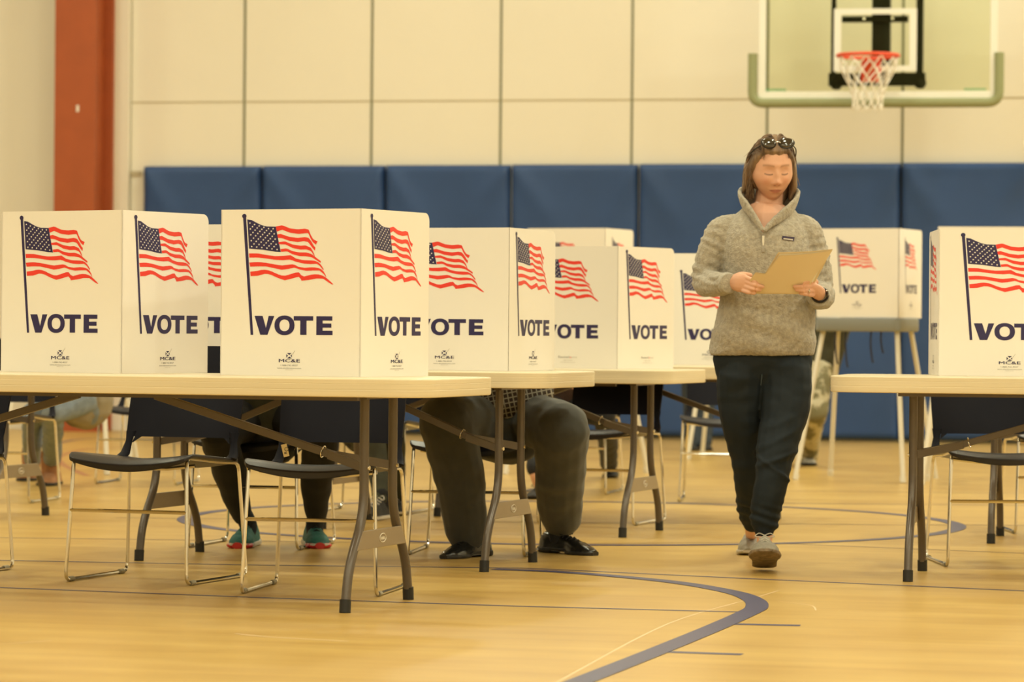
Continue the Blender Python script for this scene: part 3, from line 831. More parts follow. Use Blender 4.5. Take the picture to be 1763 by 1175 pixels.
# ================================================================ stacking chairs
def make_chair():
    o = thing('stacking_chair', 'x', 'chair')
    for s in (-1, 1):
        mb = MB()
        path = bez([(s * .218, .19, .445), (s * .222, .215, .452), (s * .238, .255, .007), (s * .232, -.245, .007), (s * .218, -.215, .445), (s * .205, .10, .452)], .030, 5)
        path = bez([(s * .205, .05, .422), (s * .215, .235, .412), (s * .236, .265, .0075), (s * .232, -.245, .0075), (s * .216, -.215, .444), (s * .205, .06, .422)], .032, 5)
        mb.tube(path, .0068, 8); fr = mb.build('sled_frame', M_chrome, o)
        for yy in (-.20, .21):
            mb = MB(); mb.tube([(s * .2335, yy - .018, .009), (s * .2335, yy + .018, .009)], .009, 8); mb.build('glide', M_glide, fr)
    mb = MB(); mb.tube([(-.223, -.229, .253), (.223, -.229, .253)], .0065, 8); mb.build('cross_bar', M_chrome, o)
    mb = MB(); mb.tube([(-.205, -.12, .412), (-.10, -.12, .400), (.10, -.12, .400), (.205, -.12, .412)], .0065, 8); mb.build('seat_support', M_chrome, o)
    # seat shell with a dished middle and a waterfall front lip
    nx, ny = 16, 14; top = []; 
    for j in range(ny + 1):
        v = (j / ny) ** 1.5; y = -.255 + .475 * v
        for i in range(nx + 1):
            u = i / nx * 2 - 1
            wx = .236 - .032 * (1 - sqrt(max(0, 1 - (max(0, .13 - v) / .13) ** 2))) - .015 * v
            x = u * wx
            z = .462 - .020 * (1 - u * u) ** 1.0 * (1 - .3 * v) - .034 * v - .026 * max(0, (.14 - v) / .14) ** 2
            top.append(Vector((x, y, z)))
    n = len(top); th = .014
    bot = []
    for k, p in enumerate(top):
        j, i = divmod(k, nx + 1); u = i / nx * 2 - 1
        bot.append(p - Vector((0, 0, th + .012 * (1 - u * u))))
    fs = [(j * (nx + 1) + i, j * (nx + 1) + i + 1, (j + 1) * (nx + 1) + i + 1, (j + 1) * (nx + 1) + i) for j in range(ny) for i in range(nx)]
    fs += [tuple(n + a for a in reversed(f)) for f in fs[:]]
    bd = list(range(nx + 1)) + [j * (nx + 1) + nx for j in range(1, ny + 1)] + [ny * (nx + 1) + i for i in range(nx - 1, -1, -1)] + [j * (nx + 1) for j in range(ny - 1, 0, -1)]
    for k in range(len(bd)): a, b_ = bd[k], bd[(k + 1) % len(bd)]; fs.append((a, n + a, n + b_, b_))
    mb = MB(); mb.add(top + bot, fs); mb.build('seat', M_shell, o, sharp=55, bevel=.004)
    # backrest with two arms down to the seat and an open gap between
    def bk(x, z, d=0.0):
        t = (z - .44) / .39
        y = .195 + .10 * t + .03 * t * t - .055 * (1 - (x / .225) ** 2) * min(1, max(0, t * 1.6)) * -1.0
        return Vector((x, y + d, z))
    hw = .222; arm = .038; zb = .515; r = .03
    mb = MB()
    cols = 20
    # panel
    def prof(zz):
        # half width at height zz
        return hw - (.02 if zz > .80 else 0) * ((zz - .80) / .03) - .006 * max(0, (.6 - zz) / .16)
    rows = [.500, .503, .510, .53, .56, .60, .65, .70, .75, .79, .815, .826, .830]
    def zlow(x):   # lower edge of the panel arches up at its ends
        a = abs(x) / (hw - arm)
        return .495 + .004 * (1 - a)
    vs = []; idx = {}
    for d in (0, .012):
        for zz in rows:
            w = prof(zz)
            for i in range(cols + 1):
                x = -w + 2 * w * i / cols
                vs.append(bk(x, zz, d))
    nn = cols + 1; R = len(rows); half = nn * R; fs = []
    for j in range(R - 1):
        for i in range(cols):
            a = j * nn + i; fs.append((a, a + 1, a + nn + 1, a + nn)); fs.append((half + a + nn, half + a + nn + 1, half + a + 1, half + a))
    bd = list(range(nn)) + [j * nn + cols for j in range(1, R)] + [(R - 1) * nn + i for i in range(cols - 1, -1, -1)] + [j * nn for j in range(R - 2, 0, -1)]
    for k in range(len(bd)): a, b_ = bd[k], bd[(k + 1) % len(bd)]; fs.append((a, half + a, half + b_, b_))
    mb.add(vs, fs)
    for s in (-1, 1):
        pts = [(s * .216, .165, .426), (s * .214, .195, .440), (s * .207, .212, .485), (s * .203, .222, .52)]
        secs = [(.022, .012), (.018, .012), (.013, .008), (.020, .007)]
        rings = []
        for (x, y, z), (a_, b2) in zip(pts, secs):
            rings.append([Vector((x + a_ * cos(t), y + b2 * sin(t), z + (-.6 * b2 * sin(t) if z < .47 else 0))) for t in [2 * pi * k / 12 for k in range(12)]])
        mb.loft(rings)
        # fillet web between arm and panel
        mb.add([bk(s * .185, .505, q) for q in (0.001, .011)] + [bk(s * .16, .503, q) for q in (0.001, .011)] + [bk(s * .193, .478, q) - Vector((0, .004, 0)) for q in (0.001, .011)],
               [(0, 2, 4), (1, 5, 3), (2, 3, 5, 4), (0, 4, 5, 1), (0, 1, 3, 2)])
    mb.build('backrest', M_back, o, sharp=50)
    return o
chair0 = make_chair(); chair_used = []
def chair(nl, nr, label, yaw=None):
    """nl, nr: pixels of the two front runner ends on the floor"""
    a, b_ = P(*nl), P(*nr)
    m = (a + b_) / 2; d = b_ - a
    y = atan2(d.y, d.x) if yaw is None else radians(yaw)
    o = chair0 if not chair_used else copy_tree(chair0)
    chair_used.append(o)
    o.rotation_euler = (0, 0, y); back = Vector((-sin(y), cos(y), 0))
    o.location = m + back * .245; o.location.z = 0
    o['label'] = label; o['group'] = 'dark stacking chairs with chrome sled frames'
    return o
chair((118, 1003), (315, 1010), 'empty dark chair under the nearest table, leftmost one fully in view', -19)
chair((420, 1023), (643, 1030), 'empty dark chair under the nearest table with a small paper tag, by the wishbone leg', -10)
chair((-292, 989), (-95, 997), 'dark chair cut off by the left edge of the photo, under the nearest table', -19)
chair((326, 944), (508, 949), 'dark chair of the voter in teal running shoes', -14)
chair((708, 956), (896, 961), 'dark chair under the man in charcoal trousers', -8)
chair((925, 901), (1090, 907), 'empty dark chair under the third table, just right of the charcoal trousers', -19)
chair((-108, 864), (55, 869), 'dark chair at the far left in front of the tan boots', -10)
chair((1171, 863), (1321, 869), 'dark chair under the farthest table, half hidden by the walking woman', -6)
chair((165, 833), (300, 838), 'dark chair of the person in tan boots, seat under the beige coat', -10)
chair((905, 850), (1037, 853), 'dark chair of the person with bare ankles and black sneakers', -12)
chair((545, 884), (690, 888), 'dark chair of the person in black and white sneakers', -14)
chair((1640, 976), (1831, 980), 'empty dark chair under the right hand table, its back facing the flagged screen', 2)
chair((1756, 919), (1920, 923), 'dark chair at the right edge behind the other right hand chair', 0)
# small paper tag hanging on the second chair's brace
tg = thing('paper_tag', 'small cream paper tag tied to the brace of the nearest table', 'tag')
q = D(491, 776, 11.33)
tg.location = q
mb = MB(); mb.box((0, 0, 0), (.019, .0012, .042), rot=Matrix.Rotation(radians(-14), 3, 'Y')); tc_ = mb.build('card', M_paper, tg, smooth=False)
mb = MB(); mb.tube([(.004 + .0058 * cos(a), -.0012, .004 + .0062 * sin(a)) for a in [2 * pi * k / 14 for k in range(14)]], .0011, 5, closed=True)
mb.box((.001, -.0012, -.009), (.008, .001, .006)); mb.build('print', M_grey_ink, tc_, smooth=False)
mb = MB(); mb.tube([(.002, 0, .018), (.008, .0, .036), (.014, .0, .045)], .001, 5); mb.build('string', M_paper, tg)

# ================================================================ screens on the tables
screen_at(209, FPX / 521.0, -33, .742, 'leftmost voting screen on the nearest table, its front panel cut off by the photo edge')
screen_at(620, FPX / 537.0, -27, .742, 'large voting screen at the middle of the nearest table, both flag panels fully visible')
screen_at(464, FPX / 462.0, -17, .742, 'voting screen behind the gap between the two nearest ones, only a strip of stripes showing')
screen_at(875, FPX / 457.0, -23, .742, 'voting screen right of the large middle one, OTE showing on its front panel')
screen_at(1063, FPX / 392.0, -35, .728, 'voting screen on the third table with the small red and grey source logo', kind='es')
screen_at(1131, FPX / 354.0, -19, .734, 'voting screen whose right half hides behind the walking woman sleeve', s=.82, corner='L')
screen_at(1615, FPX / 467.0, -2.6, .742, 'voting screen on the right hand table, thin left wing seen edge on', corner='L')

# ================================================================ standing booths with splayed legs
def booth(cx_px, Y, yaw, label, htray=.99, group='voting booths on white splayed legs'):
    p = D(cx_px, 560, Y); c_, s_ = cos(radians(yaw)), sin(radians(yaw))
    p = p - Vector((c_, s_, 0)) * PW / 2; p.z = 0
    r = thing('voting_booth', label, 'voting booth', p, radians(yaw), group)
    screen_parts(r, 'stand', htray, .74, tabs=False)
    mb = MB(); z0, z1 = htray - .085, htray - .002
    rings = [[Vector((x, y + .20, z)) for x, y in roundrect(.275 - i_, .215 - i_, .05, 5)] for z, i_ in ((z0, .01), (z0 + .01, 0), (z1 - .005, 0), (z1, .006))]
    mb.loft(rings); mb.build('tray', M_tray, r, sharp=50)
    for sx in (-1, 1):
        for sy in (-1, 1):
            mb = MB(); a = Vector((sx * .235, .20 + sy * .14, z0 + .01)); b_ = Vector((sx * .36, .20 + sy * .33, .0))
            b_.x = sx * .34
            mb.tube([a, b_ + Vector((0, 0, .02))], .0155, 10); lg = mb.build('leg', M_alu, r)
            mb = MB(); mb.tube([b_ + (a - b_) * .04, b_ + Vector((0, 0, .0))], .019, 10); mb.build('foot_cap', M_alu, lg)
    for k, (x, l) in enumerate(((-.14, .20), (-.075, .22), (.085, .19), (.15, .13))):
        mb = MB(); y = .02
        pts = spline([(x, y, z0 + .02), (x - .003, y - .004, z0 - l * .35), (x + .004, y, z0 - l * .8), (x + .012, y, z0 - l)], 5)
        mb.tube(pts, .006, 6, flat=.35); mb.build('strap', M_strap, r)
    return r
booth(1547, FPX / 285.0, -24, 'standing voting booth right of the woman, grey tray on white splayed legs')
booth(1041, FPX / 279.0, -24, 'standing voting booth rising behind the third table screen, top half visible')
booth(1338, FPX / 246.0, -12, 'standing voting booth hidden behind the woman, one white leg at her hip')
booth(176, FPX / 283.0, -10, 'standing voting booth behind the leftmost screen, a white leg showing below')
booth(392, FPX / 272.0, -10, 'standing voting booth behind the middle screens, white legs seen through the chair back')
booth(1768, FPX / 292.0, -10, 'standing voting booth behind the right hand screen, white legs seen under the table')

# ================================================================ people
M_shoe_teal = mat('shoe_teal', (0.02, 0.125, 0.105), 0.7, noise_amt=0.2, noise_scale=60, bump=0.0006, bump_scale=500)
M_shoe_red = mat('shoe_red', (0.60, 0.03, 0.03), 0.5)
M_sole_white = mat('sole_white', (0.62, 0.57, 0.50), 0.6)
M_sole_black = mat('sole_black', (0.015, 0.013, 0.012), 0.5)
M_leather = mat('black_leather', (0.010, 0.010, 0.010), 0.22, spec=0.7)
M_shoe_black = mat('shoe_black', (0.015, 0.015, 0.016), 0.7)
M_lace = mat('lace_dark', (0.02, 0.03, 0.035), 0.8)
M_lace_w = mat('lace_pale', (0.55, 0.52, 0.46), 0.8)
M_boot = mat('tan_suede', (0.36, 0.17, 0.08), 0.9, noise_amt=0.12, noise_scale=25)
M_shoe_grey = mat('shoe_grey', (0.33, 0.31, 0.27), 0.8, noise_amt=0.15, noise_scale=60)
M_sole_tan = mat('sole_tan', (0.22, 0.165, 0.11), 0.8, noise_amt=0.35, noise_scale=45)
M_orange = mat('shoe_orange', (0.6, 0.25, 0.08), 0.6)
M_charcoal = mat('charcoal_wool', (0.028, 0.029, 0.024), 0.75, noise_amt=0.12, noise_scale=30, sheen=0.18)
M_blackcloth = mat('black_cloth', (0.010, 0.010, 0.012), 0.85)
M_olive = mat('olive_cloth', (0.05, 0.052, 0.035), 0.9, noise_amt=0.2, noise_scale=15)
M_jeans = mat('washed_denim', (0.20, 0.24, 0.29), 0.85, noise_amt=0.15, noise_scale=25)
M_beige = mat('beige_cloth', (0.27, 0.23, 0.16), 0.9, noise_amt=0.1, noise_scale=12)
M_brown = mat('brown_cloth', (0.055, 0.028, 0.018), 0.9, noise_amt=0.2, noise_scale=20)
M_navyc = mat('dark_blue_cloth', (0.025, 0.035, 0.05), 0.85)
M_camo = mat('camo_cloth', (0.17, 0.155, 0.085), 0.9, col2=(0.50, 0.46, 0.34), noise_scale=10, thresh=(0.46, 0.54))

def check_cloth():
    m = bpy.data.materials.new('checked_cloth'); m.use_nodes = True; nt = m.node_tree; b = nt.nodes['Principled BSDF']; L = nt.links
    b.inputs['Roughness'].default_value = .9
    tc = nt.nodes.new('ShaderNodeTexCoord'); sp = nt.nodes.new('ShaderNodeSeparateXYZ')
    mp = nt.nodes.new('ShaderNodeMapping'); mp.inputs['Rotation'].default_value = (0, radians(12), 0); L.new(tc.outputs['Object'], mp.inputs[0]); L.new(mp.outputs[0], sp.inputs[0])
    outs = []
    for ax in (0, 2):
        mu = nt.nodes.new('ShaderNodeMath'); mu.operation = 'MULTIPLY'; mu.inputs[1].default_value = 52; L.new(sp.outputs[ax], mu.inputs[0])
        fr = nt.nodes.new('ShaderNodeMath'); fr.operation = 'FRACT'; L.new(mu.outputs[0], fr.inputs[0])
        gt = nt.nodes.new('ShaderNodeMath'); gt.operation = 'LESS_THAN'; gt.inputs[1].default_value = .26; L.new(fr.outputs[0], gt.inputs[0]); outs.append(gt)
    ad = nt.nodes.new('ShaderNodeMath'); ad.operation = 'MAXIMUM'; L.new(outs[0].outputs[0], ad.inputs[0]); L.new(outs[1].outputs[0], ad.inputs[1])
    mix = nt.nodes.new('ShaderNodeMix'); mix.data_type = 'RGBA'; mix.inputs[6].default_value = (.035, .022, .018, 1); mix.inputs[7].default_value = (.30, .29, .25, 1)
    L.new(ad.outputs[0], mix.inputs[0]); L.new(mix.outputs[2], b.inputs['Base Color'])
    return m
M_check = check_cloth()

def G(x, z, cx, cz, sx, sz): return math.exp(-((x - cx) / sx) ** 2 - ((z - cz) / sz) ** 2)
def head_point(theta, phi, hair=False):
    st, ct = sin(theta), cos(theta); sx, cy = sin(phi), -cos(phi)
    if ct < 0: st = st ** (.70 if cy < 0 else .85)
    x = .0755 * st * sx; z = .118 * ct
    y = st * cy * (.092 if cy < 0 else .100)
    t = max(0, -z / .118)
    x *= 1 + .05 * sin(min(1, t * 2) * pi) - .40 * t ** 2.4
    if z < 0:
        if y > 0: y *= 1 - .45 * t
        x *= 1
    if y < 0:
        k = -y / .092
        x *= 1 + .05 * k * (1 - k)
    if hair:
        return Vector((x, y, z))
    if cy < 0:
        w = max(0.0, st * -cy) ** .6
        f = 0.0
        f += .0200 * G(x, z, 0, -.036, .0115, .012)                     # nose tip
        f += .012 * G(x, z, 0, -.012, .0085, .022)                      # bridge
        f += .0065 * (G(x, z, -.014, -.041, .007, .007) + G(x, z, .014, -.041, .007, .007))
        f -= .0120 * (G(x, z, -.031, .004, .015, .013) + G(x, z, .031, .004, .015, .013))
        f += .0070 * (G(x, z, -.031, .001, .011, .009) + G(x, z, .031, .001, .011, .009))   # lids over the eyes
        f += .0040 * G(x, z, 0, .030, .045, .010)                       # brow
        f += .0050 * (G(x, z, -.040, -.030, .018, .018) + G(x, z, .040, -.030, .018, .018)) # cheeks
        f += .0055 * G(x, z, 0, -.0665, .019, .005) + .0065 * G(x, z, 0, -.0775, .016, .0055)
        f -= .0030 * G(x, z, 0, -.0720, .022, .0018)
        f -= .0035 * G(x, z, 0, -.090, .022, .006)
        f += .0085 * G(x, z, 0, -.106, .022, .012)                      # chin
        f -= .0018 * G(x, z, 0, -.056, .005, .007)
        y -= f * w
        y += .010 * t ** 3 * w
    return Vector((x, y, z))
def add_head(mb, M, nth=64, nph=96):
    rings = []
    for i in range(1, nth):
        th = pi * i / nth
        rings.append([M @ head_point(th, 2 * pi * k / nph) for k in range(nph)])
    mb.loft(rings)
    R3 = M.to_3x3()
    for s in (-1, 1):
        mb.ball(M @ Vector((s * .077, .012, -.006)), (.008, .017, .030), 12, rot=R3 @ Matrix.Rotation(radians(-8 * 1), 3, 'X'))
        mb.ball(M @ Vector((s * .081, .019, -.002)), (.008, .011, .024), 12, rot=R3)
def face_tint(M, skin=(.68, .37, .25), brow=(.20, .10, .055), lip=(.50, .17, .13)):
    Mi = M.inverted()
    def f(co):
        p = Mi @ co
        if p.y > -.03 or abs(p.z) > .13 or abs(p.x) > .08: 
            return skin
        x, z = abs(p.x), p.z
        c = Vector(skin)
        def mixc(c, col, a): return c.lerp(Vector(col), max(0, min(1, a)))
        c = mixc(c, (.70, .31, .22), .55 * G(x, z, .040, -.034, .020, .018))
        c = mixc(c, (.69, .30, .21), .45 * G(x, z, 0, -.040, .014, .012))
        bz = .0235 + .0035 * (1 - ((x - .032) / .022) ** 2)
        c = mixc(c, brow, .50 * math.exp(-((z - bz) / .0038) ** 2) * (1 if .012 < x < .052 else 0))
        lz = -.0050 - .0035 * (1 - ((x - .031) / .016) ** 2)
        c = mixc(c, (.05, .025, .018), .85 * math.exp(-((z - lz) / .0024) ** 2) * (1 if .017 < x < .046 else 0))
        c = mixc(c, (.45, .21, .14), .35 * G(x, z, .031, .004, .014, .006))
        lw = .023
        if x < lw:
            k = 1 - (x / lw) ** 2
            if -.0720 - .010 * k < z < -.0720 + .0075 * k: c = mixc(c, lip, .75)
            c = mixc(c, (.20, .05, .04), .8 * math.exp(-((z + .0720) / .0016) ** 2))
        c = mixc(c, (.25, .08, .06), .8 * G(x, z, .0085, -.0485, .0035, .0025))
        return tuple(c)
    return f
def hair_shell(mb, M, thick=.014, length=-.05, front=.070, nth=40, nph=64, seed=0):
    rings = []
    for i in range(1, nth):
        th = pi * i / nth; r = []
        for k in range(nph):
            ph = 2 * pi * k / nph; a = ph if ph <= pi else 2 * pi - ph       # 0 = face
            p = head_point(th, ph, True)
            hl = front - (front - .02) * min(1, max(0, (a - .75) / .45)) if a < 1.2 else .02 - (.02 - length) * min(1, max(0, (a - 1.2) / .55))
            m = max(0, min(1, (p.z - hl) / .014 + .3))
            n = p.normalized()
            off = -.014 + (thick + .014) * m + .002 * noise.noise(Vector((p.x * 60, p.y * 14, p.z * 14 + seed))) * m
            r.append(M @ (p + n * off))
        rings.append(r)
    mb.loft(rings)

def shoe(root, heel, toe, kind, M_up, M_sole, width=.094, length=None, height=.075, pitch=0.0, lace=None, toecap=None, collar_h=None, name='shoe', roll=0.0):
    """heel, toe: points on the floor (world); the shoe's parts hang under one shoe part"""
    heel = Vector(heel); toe = Vector(toe); d = toe - heel; Lg = length or hypot(d.x, d.y)
    yaw = atan2(d.y, d.x)
    M = Matrix.Translation(heel) @ Matrix.Rotation(yaw, 4, 'Z') @ Matrix.Rotation(-pitch, 4, 'Y') @ Matrix.Rotation(roll, 4, 'X')
    w = width / 2
    sec = [(-.005, .50, .62), (.02, .74, .95), (.07, .76, .98), (.13, .74, .85), (.19, .88, .66), (.235, .98, .52), (.262, .86, .42), (.278, .58, .34)]
    sec = [(x * Lg / .28, a, b_) for x, a, b_ in sec]
    ch = collar_h or height
    hz = lambda x: (ch if x < .10 * Lg / .28 else None)
    rings = []
    xs = [-.008, -.004, .0, .006, .012, .02, .03, .045, .06, .075, .09, .105, .12, .133, .145, .157, .17, .183, .195, .208, .22, .232, .243, .253, .262, .269, .275, .28, .283]
    def interp(tab, x):
        for (a, va), (b_, vb) in zip(tab, tab[1:]):
            if x <= b_: 
                t = (x - a) / (b_ - a); t = max(0, min(1, t)); t = t * t * (3 - 2 * t); return va + (vb - va) * t
        return tab[-1][1]
    HT = [(-.008, ch * .80), (.01, ch), (.085, ch * 1.02), (.15, ch * .80), (.20, ch * .62), (.25, ch * .47 if kind != 'dress' else ch * .42), (.283, ch * .26)]
    WT = [(-.008, .45), (.005, .62), (.03, .76), (.10, .74), (.15, .80), (.21, 1.0), (.245, .93), (.265, .75), (.283, .38)]
    if kind == 'dress': WT = [(-.008, .45), (.005, .60), (.03, .72), (.10, .66), (.15, .74), (.20, .92), (.24, .80), (.265, .58), (.283, .28)]
    k = Lg / .28
    ts = .022 if kind == 'run' else (.012 if kind != 'boot' else .020)
    for x in xs:
        W = interp(WT, x) * w; H = interp(HT, x); r = []
        for q in range(16):
            a = 2 * pi * q / 16
            yy = W * math.copysign(abs(cos(a)) ** .75, cos(a)) * (1 - .35 * max(0, sin(a)) * (1 if x < .15 else .25))
            zz = ts * .7 + (H - ts * .7) * max(0, sin(a)) ** .8 if sin(a) > 0 else ts * .7
            r.append(M @ Vector((x * k, yy, zz)))
        rings.append(r)
    mb = MB(); mb.loft(rings)
    up = mb.build(name, M_up, root, sharp=70)
    rings = []
    for x in xs:
        W = interp(WT, x) * w * 1.07 + .002; r = []
        zl = 0.0
        if kind == 'run': zl = .012 * max(0, (x - .20) / .083) ** 2 + .006 * max(0, (.03 - x) / .038) ** 2
        if kind == 'dress': zl = (.0 if x < .065 else (.012 if x < .15 else .0))
        zt = ts + (.006 if kind == 'run' and x < .06 else 0)
        if kind == 'dress': zt = .016 if x > .15 else .024
        for q in range(14):
            a = 2 * pi * q / 14
            yy = W * math.copysign(abs(cos(a)) ** .5, cos(a)); zz = (zl + zt) / 2 + (zt - zl) / 2 * math.copysign(abs(sin(a)) ** .4, sin(a))
            r.append(M @ Vector((x * k * 1.008, yy, zz)))
        rings.append(r)
    mb = MB(); mb.loft(rings); mb.build('sole', M_sole, up, sharp=50)
    if toecap:
        rings = []
        for x in (.232, .245, .258, .268, .278, .288):
            W = interp(WT, min(x, .281)) * w * 1.10 + .003; H = ts + .012 - max(0, x - .26) * .3; r = []
            for q in range(14):
                a = 2 * pi * q / 14
                r.append(M @ Vector((x * k * 1.01, W * cos(a) * (1 if x < .27 else .8), .012 + (H) / 2 * sin(a))))
            rings.append(r)
        mb = MB(); mb.loft(rings); mb.build('toe_cap', toecap, up)
    if lace:
        mb = MB()
        for q in range(5):
            x = .10 + q * .021; H = interp(HT, x) + .001; Wd = .020
            mb.tube([M @ Vector((x * k, -Wd, H - .010)), M @ Vector(((x + .006) * k, 0, H + .002)), M @ Vector((x * k, Wd, H - .010))], .0028, 6)
        x = .095; H = interp(HT, x)
        for s in (-1, 1):
            mb.tube(spline([M @ Vector((x * k, 0, H + .004)), M @ Vector(((x + .01) * k, s * .022, H + .010)), M @ Vector(((x + .03) * k, s * .036, H - .006)), M @ Vector(((x + .028) * k, s * .018, H - .008))], 4), .002, 5)
        mb.build('laces', lace, up)
    return up

def simple_hand(mb, wrist, d, nrm, L=.18, side=1, curl=.3):
    """palm, four fingers and a thumb"""
    wrist = Vector(wrist); d = Vector(d).normalized(); nrm = Vector(nrm).normalized(); s = d.cross(nrm).normalized()
    mb.chain([wrist, wrist + d * .045, wrist + d * .085], [(.024, .017), (.034, .017), (.036, .013)])
    for k, (o, ln_) in enumerate(((-.027, .062), (-.009, .070), (.009, .066), (.027, .052))):
        b0 = wrist + d * .088 + s * o
        p1 = b0 + d * ln_ * .45 - nrm * ln_ * .12; p2 = p1 + d * ln_ * .5 - nrm * ln_ * curl
        mb.chain([b0, p1, p2], [.0085, .008, .007], seg=8)
    t0 = wrist + d * .03 + s * side * -.028
    mb.chain([t0, t0 + d * .03 + s * side * -.020 - nrm * .008, t0 + d * .055 + s * side * -.024 - nrm * .016], [.011, .010, .008], seg=8)

def person_clothed(label, J, top, bot, hairm=None, r=None, headrot=(20, 0), hair_len=-.05, group=None, sleeve=True, vox=.009, sock=M_blackcloth):
    """J: joints in world space; a = image left, b = image right"""
    base = (J['an_a'] + J['an_b']) / 2; base = Vector((J['pel'].x, J['pel'].y, 0))
    root = thing('person', label, 'person', (0, 0, 0), 0, group)
    R = dict(thigh=.078, knee=.056, calf=.052, ank=.036, up=.044, el=.036, wr=.025, chx=.15, chy=.10, wx=.14, wy=.10)
    if r: R.update(r)
    Hm = Matrix.Translation(J['head']) @ Matrix.Rotation(radians(headrot[1]), 4, 'Z') @ Matrix.Rotation(radians(headrot[0]), 4, 'X')
    mb = MB()
    add_head(mb, Hm, 36, 48)
    mb.chain([J['neck'] + Vector((0, 0, -.03)), J['head'] + Vector((0, .015, -.06))], [.055, .052])
    mb.chain([J['pel'], (J['pel'] + J['chest']) / 2, J['chest'], J['neck'] + Vector((0, 0, -.03))], [(R['wx'] * .9, R['wy'] * .9), (R['wx'] * .85, R['wy'] * .85), (R['chx'] * .9, R['chy'] * .88), (.07, .055)])
    for s in ('a', 'b'):
        mb.chain([J['sh_' + s], J['el_' + s]], [R['up'] * .92, R['el'] * .92]); mb.chain([J['el_' + s], J['wr_' + s]], [R['el'] * .9, R['wr']])
        mb.chain([J['neck'] + Vector((0, 0, -.04)), J['sh_' + s]], [.05, .05])
        d = (J['wr_' + s] - J['el_' + s]).normalized(); simple_hand(mb, J['wr_' + s], d, Vector((0, 0, 1)), side=1 if s == 'a' else -1)
        mb.chain([J['hip_' + s], J['kn_' + s]], [R['thigh'] * .80, R['knee'] * .75])
        mid_ = (J['kn_' + s] + J['an_' + s]) / 2 + (J.get('calf') or Vector((0, .02, 0)))
        mb.chain([J['kn_' + s], mid_, J.get('cuff_' + s, J['an_' + s]), J['an_' + s]], [R['knee'] * .75, R['calf'] * .72, min(.05, R['ank'] * .75), min(.036, R['ank'] * .75)])
        h_, f = J['foot_' + s]
        d_ = f - h_; h3 = h_ + d_ * .20 + Vector((0, 0, .048)); f3 = h_ + d_ * .42 + Vector((0, 0, .034))
        mb.chain([J['an_' + s], h3], [.028, .022])
    body = fuse(mb, 'body', M_face, vox, 2, root, tint=face_tint(Hm))
    # top
    mb = MB()
    mb.chain([J['pel'] + (J.get('hem') or Vector((0, 0, -.02))), (J['pel'] + J['chest']) / 2, J['chest'], J['neck'] + Vector((0, 0, -.045))], [(R['wx'] * 1.08, R['wy'] * 1.1), (R['wx'] * 1.03, R['wy'] * 1.05), (R['chx'] * 1.03, R['chy'] * 1.05), (.085, .07)])
    for s in ('a', 'b'):
        mb.chain([J['neck'] + Vector((0, 0, -.05)), J['sh_' + s]], [.055, .058])
        mb.chain([J['sh_' + s], J['el_' + s]], [R['up'] * 1.15, R['el'] * 1.2]); mb.chain([J['el_' + s], J['wr_' + s] - (J['wr_' + s] - J['el_' + s]) * .06], [R['el'] * 1.2, R['wr'] * 1.35])
    fuse(mb, 'top', top, vox, 3, root, disp=lambda c, n: .004 * noise.noise(c * 14))
    # trousers
    mb = MB()
    mb.chain([J['pel'] + Vector((0, 0, .06)), J['pel'] + Vector((0, 0, -.02))], [(R['wx'] * 1.0, R['wy'] * 1.05), (R['wx'] * 1.04, R['wy'] * 1.1)])
    for s in ('a', 'b'):
        mb.chain([J['hip_' + s], (J['hip_' + s] + J['kn_' + s]) / 2, J['kn_' + s]], [R['thigh'], (R['thigh'] + R['knee']) / 2 * 1.04, R['knee']])
        mid = (J['kn_' + s] + J['an_' + s]) / 2 + (J.get('calf') or Vector((0, .02, 0)))
        cf = J.get('cuff_' + s, J['an_' + s])
        mb.chain([J['kn_' + s], mid, cf], [R['knee'], R['calf'], R['ank']])
    fuse(mb, 'trousers', bot, vox, 3, root, disp=lambda c, n: .007 * noise.noise(Vector((c.x * 9, c.y * 9, c.z * 16))))
    if sock:
        for s in ('a', 'b'):
            h_, f = J['foot_' + s]; mb = MB(); mb.chain([J['cuff_' + s] + Vector((0, 0, .02)), J['an_' + s], h_ + (f - h_) * .22 + Vector((0, 0, .05))], [min(.052, R['ank'] * .86), .037, .033]); mb.build('sock', sock, root)
    mb = MB(); hair_shell(mb, Hm, .014, hair_len); fuse(mb, 'hair', hairm or M_hairdark, vox, 1, root, disp=lambda c, n: .002 * noise.noise(c * 60))
    return root

V3 = Vector
def feet(J, fa, fb, ca, cb, zan=.088):
    # feet: (heel, toe) pixels on the floor; cuffs: pixel where each trouser leg ends
    for s, f, c in (('a', fa, ca), ('b', fb, cb)):
        h, t = P(*f[0]), P(*f[1]); J['foot_' + s] = (h, t)
        a = h + (t - h) * .20; a.z = zan; J['an_' + s] = a
        J['cuff_' + s] = D(c[0], c[1], a.y)
    return J
